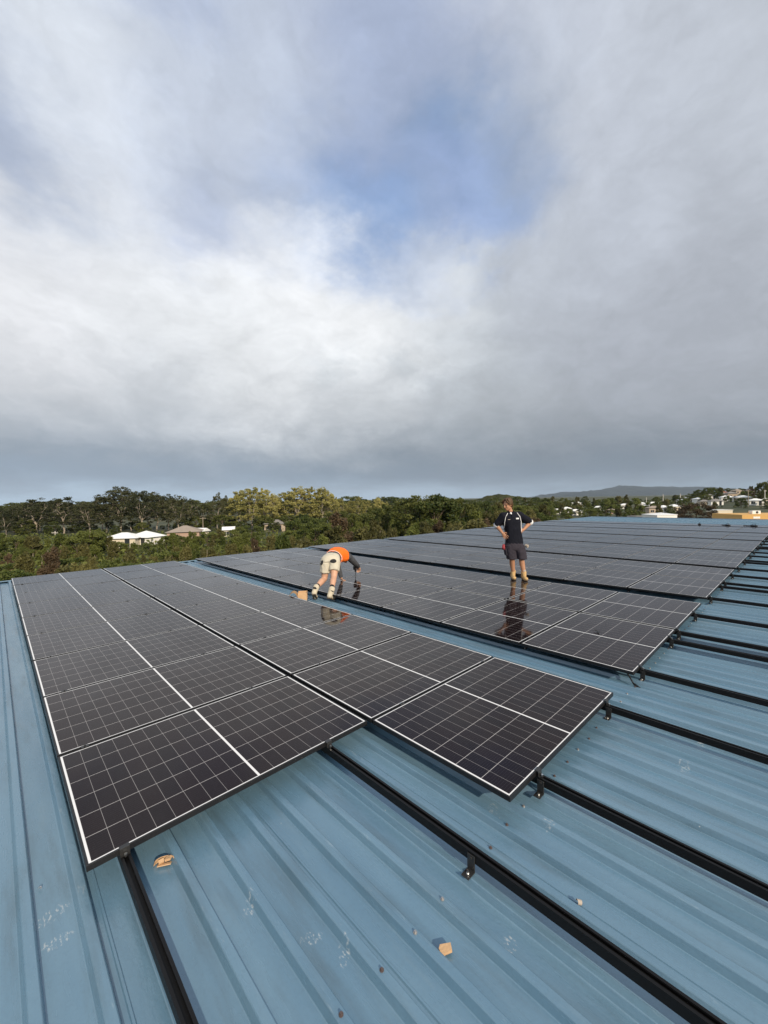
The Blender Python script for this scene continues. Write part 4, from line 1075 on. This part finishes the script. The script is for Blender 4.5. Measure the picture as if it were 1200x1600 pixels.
# undergrowth closing the ground between the stems
rg2 = np.random.default_rng(77); pts = []
for i in range(26000):
    x = rg2.uniform(-120, 900); d = rg2.uniform(22, 125)**1.0
    p = gpt(x, d); hgt = 1.3+1.2*noise.noise(Vector((p.x*.2, p.y*.2, 0)))
    pts.append((p.x, p.y, p.z+rg2.uniform(0, 1)*max(.5, hgt)))
V, F = quads(np.array(pts), .42, .1, .1, 1.8, rg2)
tag(obj('undergrowth', new_mesh('undergrowth', V, F.tolist(), M['green_leaf'])), kind='stuff')

# ------------------------------------------------------------------ houses
def wallmat(n, c): return mat(n, c, .8, 0, .3, .06, .6)
M['w_cream'] = wallmat('cream_render', (.62, .55, .43)); M['w_white'] = wallmat('white_render', (.80, .78, .73)); M['w_brick'] = wallmat('salmon_brick', (.40, .28, .215)); M['w_tan'] = wallmat('tan_brick', (.42, .34, .26))
M['r_white'] = mat('white_metal_roof', (.80, .80, .78), .5, 0, .4, .05, .4); M['r_grey'] = mat('grey_tile_roof', (.22, .205, .19), .8, 0, .3, .15, 1); M['r_brown'] = mat('brown_tile_roof', (.30, .25, .205), .8, 0, .3, .15, 1); M['r_red'] = mat('red_tile_roof', (.30, .12, .085), .8, 0, .3, .15, 1)
M['ochre'] = wallmat('ochre_fascia', (.62, .37, .13))
M['winglass'] = mat('window_glass', (.03, .035, .04), .12, 0, .6)
M['pole'] = mat('timber_pole', (.30, .25, .20), .9, 0, .2, .2, 2); M['palepole'] = mat('pale_pole', (.55, .52, .47), .8)
def house(px, depth, wd, dp, h, rise, wm, rm, label, hip=True, rz=None, over=.5, zoff=0.):
    if px > 700: wd *= .58; dp *= .6; h *= .8; rise *= .8
    base = gpt(px, depth)+Vector((0, 0, zoff))
    r = empty('house', base-Vector((0, 0, .15)), -YAW+(tr_rng.uniform(-.5, .5) if rz is None else rz))
    tag(r, label, 'house')
    bm = bmesh.new(); box(bm, (0, 0, h/2+.075), (wd, dp, h+.15)); obj('wall', from_bm('wall', bm, M[wm]), r)
    bm = bmesh.new(); a, b2 = wd/2+over, dp/2+over; hh = h+.15
    e = (b2 if hip else 0) if wd >= dp else 0
    rx = max(.05, a-(e if hip else 0)); z1 = hh+rise
    q = [bm.verts.new(v) for v in ((-a, -b2, hh), (a, -b2, hh), (a, b2, hh), (-a, b2, hh), (-rx, 0, z1), (rx, 0, z1))]
    for f in ((0, 1, 5, 4), (2, 3, 4, 5), (1, 2, 5), (3, 0, 4), (3, 2, 1, 0)): bm.faces.new([q[i] for i in f])
    obj('roof', from_bm('roof', bm, M[rm]), r)
    nwin = max(2, int(wd/3))
    for i in range(nwin):
        x = -wd/2+wd*(i+.5)/nwin
        bm = bmesh.new()
        if i == nwin//2: box(bm, (x, -dp/2-.03, 1.15), (1.0, .06, 2.1)); obj('door', from_bm('door', bm, M['winglass']), r)
        else:
            box(bm, (x, -dp/2-.02, h*.58), (1.5, .05, 1.1)); wn = obj('window', from_bm('window', bm, M['winglass']), r)
            bm = bmesh.new(); box(bm, (x, -dp/2-.05, h*.58-.62), (1.7, .10, .08)); box(bm, (x, -dp/2-.05, h*.58), (.06, .07, 1.1)); obj('sill', from_bm('sill', bm, M['w_white']), wn)
    return r
house(193, 93, 6.4, 5.2, 2.2, 1.15, 'w_cream', 'r_white', 'house with a bright white hipped roof below the tallest left gums', rz=.15)
house(227, 96, 5.4, 5.0, 2.1, 1.35, 'w_white', 'r_white', 'white-roofed wing with dark openings, joined right of the white house', rz=-.25)
house(288, 106, 7.4, 6.5, 2.5, 1.5, 'w_brick', 'r_brown', 'salmon brick house with a brown tiled roof among the left trees', rz=.3)
house(313, 114, 2.6, 2.8, 1.9, .9, 'w_cream', 'r_white', 'small cream cottage with pale roof right of the brick house', rz=-.2)
house(356, 118, 2.6, 2.8, 1.9, .9, 'w_cream', 'r_white', 'small cream house half hidden by trees below the olive gums', rz=.35)
house(430, 136, 6.6, 5.0, 2.5, 1.3, 'w_tan', 'r_grey', 'cottage with a grey tiled roof among the trees below the yellow-green gums', rz=.1)
RH = [(868, 235, 8, 6, 2.8, 1.3, 'w_white', 'r_white', 'small white house left of the large white building on the right'),
      (899, 215, 9, 6, 2.8, 1.2, 'w_white', 'r_white', 'low white house just above the far panels, right of the man'),
      (898, 330, 20, 9, 4.6, 1.6, 'w_white', 'r_white', 'large white building among trees right of the standing man'),
      (955, 225, 9, 6, 2.6, 1.0, 'w_brick', 'r_brown', 'low pinkish house behind the left end of the far roof edge'),
      (1003, 330, 9, 7, 3.0, 1.4, 'w_white', 'r_white', 'small white house at the left end of the town slope'),
      (1020, 330, 12, 7, 3.0, 1.4, 'w_white', 'r_white', 'long white house on the town slope below two pale poles'),
      (1021, 205, 10, 7, 4.2, 1.4, 'w_tan', 'r_brown', 'tan two-storey house behind the white shed'),
      (1036, 215, 9, 7, 3.6, 1.4, 'w_white', 'r_white', 'white house right of the tan two-storey house'),
      (1053, 210, 8, 7, 3.4, 1.4, 'w_cream', 'r_white', 'cream house left of the broad brown tree'),
      (1064, 300, 9, 7, 3.0, 1.3, 'w_white', 'r_white', 'white house above the broad brown tree'),
      (1092, 245, 9, 7, 3.0, 1.4, 'w_white', 'r_white', 'bright white house high on the slope below the dark tree crest'),
      (1100, 215, 8, 6, 2.7, 1.2, 'w_cream', 'r_grey', 'cream house with grey roof below the bright white hill house'),
      (1118, 205, 9, 6, 2.7, 1.2, 'w_white', 'r_grey', 'white house with grey roof behind the cream box building'),
      (1127, 270, 8, 7, 3.2, 1.4, 'w_white', 'r_red', 'white house with a red roof high on the right slope'),
      (1141, 235, 8, 7, 4.2, 1.4, 'w_tan', 'r_grey', 'tan house with grey roof on the right slope'),
      (1151, 300, 10, 7, 3.2, 1.6, 'w_tan', 'r_brown', 'brown-roofed house near the top of the right slope'),
      (1180, 195, 9, 7, 2.8, 1.2, 'w_white', 'r_white', 'white house above the rooftop unit of the ochre building'),
      (1196, 200, 9, 7, 2.8, 1.2, 'w_cream', 'r_white', 'cream house at the right edge above the ochre building'),
      (1187, 260, 8, 6, 3.0, 1.4, 'w_white', 'r_grey', 'grey-roofed house under the trees at the right edge')]
rh = random.Random(4)
HLAB = ['pale little house', 'white cottage', 'cream cottage', 'low white house']
RH += [(1012, 290, 9, 7, 3.0, 1.3, 'w_white', 'r_white', 'white cottage above the tan two-storey house'), (1078, 330, 9, 7, 3.0, 1.3, 'w_cream', 'r_white', 'cream cottage on the crest left of the bright white hill house'),
       (1108, 260, 9, 7, 3.0, 1.3, 'w_white', 'r_grey', 'pale house right of the bright white hill house'), (1135, 220, 9, 7, 3.0, 1.3, 'w_white', 'r_white', 'white cottage above the cream box building'),
       (1160, 215, 10, 7, 3.0, 1.3, 'w_cream', 'r_white', 'cream cottage halfway up the right slope'), (1172, 290, 9, 7, 3.0, 1.3, 'w_white', 'r_white', 'white cottage near the crest between the power poles'),
       (1146, 340, 9, 7, 3.0, 1.3, 'w_white', 'r_white', 'white cottage on the crest of the right slope'), (975, 300, 10, 7, 3.2, 1.3, 'w_white', 'r_white', 'white cottage behind the bright green trees'),
       (935, 260, 10, 7, 3.2, 1.3, 'w_white', 'r_white', 'white cottage left of the bright green trees'), (885, 250, 9, 7, 3.2, 1.3, 'w_white', 'r_white', 'white cottage left of the rounded trees by the large white building')]
for h_ in RH: house(*h_)
# flat-topped sheds right behind the far roof end
def shed(name, label, px, depth, wd, dp, ztop, wm, cat):
    base = gpt(px, depth); r = empty(name, base-Vector((0, 0, .1)), -YAW); tag(r, label, cat)
    H = ztop-base.z
    bm = bmesh.new(); box(bm, (0, 0, H/2), (wd, dp, H)); obj('wall', from_bm('wall', bm, M[wm]), r)
    return r, H
r, H = shed('shed', 'long low white shed showing just over the far roof edge', 1030, 105, 5.0, 6, at(1030, 105, y=803.5).z, 'w_white', 'shed')
bm = bmesh.new(); V = [(-2.6, -3.1, H), (2.6, -3.1, H+.12), (2.6, 3.1, H+.4), (-2.6, 3.1, H+.08)]; q = [bm.verts.new(v) for v in V]+[bm.verts.new((x, y, z-.12)) for x, y, z in V]
for f in ((0, 1, 2, 3), (7, 6, 5, 4), (0, 4, 5, 1), (1, 5, 6, 2), (2, 6, 7, 3), (3, 7, 4, 0)): bm.faces.new([q[i] for i in f])
obj('roof', from_bm('roof', bm, M['r_white']), r)
r, H = shed('shed', 'pale grey flat-roofed shed left of the white shed', 1003, 112, 4.5, 6, at(1003, 112, y=806.5).z, 'w_white', 'shed')
bm = bmesh.new(); box(bm, (0, 0, H+.06), (4.8, 6.3, .12)); obj('roof', from_bm('roof', bm, M['r_grey']), r)
r, H = shed('shed', 'cream box building behind the left end of the ochre building', 1124, 150, 5.6, 5, at(1124, 150, y=796.5).z, 'w_cream', 'building')
bm = bmesh.new(); box(bm, (0, 0, H+.06), (5.9, 5.3, .12)); obj('roof', from_bm('roof', bm, M['r_white']), r)
# ochre commercial building with a deep fascia
ob = empty('shop_building', gpt(1175, 88)-Vector((0, 0, .1)), -YAW-.10)
tag(ob, 'long low ochre building with a deep fascia and white posts at the right edge', 'building')
zt = at(1160, 88, y=803.5).z-ob.location.z
bm = bmesh.new(); box(bm, (4.9, 3.2, (zt-1.1)/2), (15.6, 6, zt-1.1)); obj('wall', from_bm('wall', bm, M['dark']), ob)  # shade of the open front under the fascia painted as near-black
bm = bmesh.new(); box(bm, (4.9, 1.6, zt-.55), (17.8, 9, 1.1)); fa = obj('fascia', from_bm('fascia', bm, M['ochre']), ob)
for x in (-.3, 2.2, 5.0):
    bm = bmesh.new(); box(bm, (x, -2.7, (zt-1.1)/2), (.16, .16, zt-1.1)); obj('post', from_bm('post', bm, M['w_white']), ob)
bm = bmesh.new(); box(bm, (-1.2, -2.92, zt-.6), (1.3, .03, .42)); obj('sign', from_bm('sign', bm, M['w_white']), fa)
bm = bmesh.new()
tube(bm, [(1.3, -2.93, zt-.62), (1.55, -2.93, zt-.35), (1.6, -2.93, zt-.7), (1.85, -2.93, zt-.45), (2.0, -2.93, zt-.65), (2.2, -2.93, zt-.48), (2.4, -2.93, zt-.66), (2.7, -2.93, zt-.5), (3.0, -2.93, zt-.62), (3.4, -2.93, zt-.5)], [.035]*10, 5)
obj('lettering', from_bm('lettering', bm, M['dark']), fa)
ac = empty('rooftop_unit', ob.location+Vector((0, 0, zt)), ob.rotation_euler.z)
tag(ac, 'white rooftop air unit standing on the ochre building', 'air unit')
bm = bmesh.new(); box(bm, (.9, .5, .36), (1.7, 1.1, .7), bev=.05); obj('housing', from_bm('housing', bm, M['w_white']), ac)
bm = bmesh.new(); cyl(bm, (1.0, -.06, .38), (1.0, -.09, .38), .26, 16); obj('fan_grille', from_bm('fan_grille', bm, M['dark']), ac)
bm = bmesh.new(); tube(bm, [(-.2, .4, 0), (-.4, .4, .45), (-.15, .4, .5)], [.06]*3, 6); obj('pipe', from_bm('pipe', bm, M['ochre']), ac)
# poles
def pole(px, depth, ytop, m, label, arm=True, r_=.14):
    base = gpt(px, depth); H = at(px, depth, y=ytop).z-base.z
    r = empty('power_pole', base, -YAW+tr_rng.uniform(-.6, .6)); tag(r, label, 'pole')
    bm = bmesh.new(); tube(bm, [(0, 0, 0), (0, 0, H)], [r_, r_*.7], 8); obj('shaft', from_bm('shaft', bm, m), r)
    if arm:
        bm = bmesh.new(); box(bm, (0, -.12, H-.5), (2.0, .1, .12))
        for x in (-.85, -.3, .3, .85): cyl(bm, (x, -.12, H-.44), (x, -.12, H-.22), .05, 6)
        obj('crossarm', from_bm('crossarm', bm, m), r)
pole(84, 118, 830, M['palepole'], 'pale timber power pole among the far left trees')
pole(316, 140, 808, M['pole'], 'thin power pole right of the brown-roofed brick house')
pole(1036, 300, 772, M['palepole'], 'tall pale pole left of the other pale pole on the town slope', False, .3)
pole(1063, 300, 771.5, M['palepole'], 'pale pole above the white house behind the brown tree', False, .35)
pole(1010, 330, 777, M['palepole'], 'short pale pole above the left houses of the town', False, .25)
pole(1169, 190, 765.5, M['pole'], 'brown timber power pole near the right edge', True, .22)
pole(1195, 190, 765.5, M['palepole'], 'pale power pole at the right edge of the town', True, .22)
# trees of the town on the right
G2 = 'trees of the town on the right'
def town(kind, lst, label):
    for (px, d, top, wd) in lst: tree(kind, px, d, top=top, label=label, group=label.split(' ')[0]+' '+G2, wid=wd)
town('bushtree', [(852, 190, 800, 1.2), (872, 260, 789, 1.3), (880, 210, 798, 1.2), (906, 205, 800, 1.), (914, 240, 798, 1.1), (925, 190, 803, 1.1), (985, 150, 795, 1.3), (1000, 160, 797, 1.2), (940, 215, 799, 1.), (1072, 260, 778, 1.2), (1046, 280, 780, 1.1), (1148, 185, 789, 1.4), (1165, 180, 790, 1.4), (1189, 178, 792, 1.3), (1128, 190, 790, 1.2), (1205, 175, 788, 1.3), (1110, 235, 777, 1.2), (1134, 260, 773, 1.1), (1160, 250, 778, 1.1), (1178, 235, 780, 1.1), (1020, 260, 787, 1.2), (1045, 200, 797, .9), (1100, 180, 795, .9)], 'rounded green tree between the houses of the town')
town('sheoak', [(846, 170, 796, 1.6), (838, 165, 800, 1.5), (862, 215, 797, 1.3), (980, 175, 788, 1.3), (1038, 235, 781, 1.3), (1042, 240, 779, 1.2), (1003, 230, 790, 1.3), (925, 230, 793, 1.3), (935, 225, 794, 1.3)], 'feathery olive tree between the houses of the town')
town('fresh', [(947, 185, 780, 1.15), (954, 188, 778, 1.1), (920, 220, 786, .9), (992, 160, 778, 1.0), (1118, 300, 770, 1.), (968, 190, 788, .9)], 'bright green tree standing over the town roofs')
town('dense', [(886, 330, 781, 1.2), (908, 330, 781, 1.3), (930, 300, 782, 1.2), (938, 310, 783, 1.1), (1025, 380, 777, 1.2), (1088, 290, 767, 1.2), (1094, 300, 764, 1.2), (1104, 300, 762, 1.2), (1113, 310, 761, 1.2), (1124, 305, 762, 1.2), (1136, 310, 762, 1.2), (1146, 305, 763, 1.2), (1196, 210, 752, 1.0), (1206, 205, 750, 1.0), (1000, 380, 779, 1.2), (868, 360, 783, 1.2), (850, 380, 784, 1.2), (830, 340, 786, 1.2), (810, 300, 787, 1.2), (792, 260, 789, 1.2), (780, 220, 790, 1.1)], 'dark leafy tree on the skyline of the town')
town('brown', [(1166, 240, 763, .8), (1178, 235, 761, .85), (1174, 250, 762, .8)], 'reddish brown tree between the poles at the right edge')
rf = random.Random(19)
for i in range(95):
    px = rf.uniform(850, 1215); d = rf.uniform(165, 400); k_ = rf.choice(['bushtree', 'dense', 'sheoak', 'bushtree', 'fresh', 'sheoak'])
    LB = {'bushtree': 'small rounded garden tree on the town slope', 'dense': 'small dark garden tree on the town slope', 'sheoak': 'small feathery garden tree on the town slope', 'fresh': 'small bright green garden tree on the town slope'}[k_]
    tree(k_, px, d, H=rf.uniform(2.6, 5.0)*(1+d/900), label=LB, group=LB.split(' ')[1]+' garden trees', wid=1.4)
tree('brown', 1088, 120, top=783, label='broad dark brown tree in front of the town, left of the ochre building', wid=1.35)
tree('brown', 1070, 135, top=792, label='smaller brown tree leaning out left of the broad brown tree', wid=.9)
tree('brown', 866, 245, top=793, label='small rust coloured tree left of the large white building', wid=.5)
print('objects', len(bpy.data.objects))
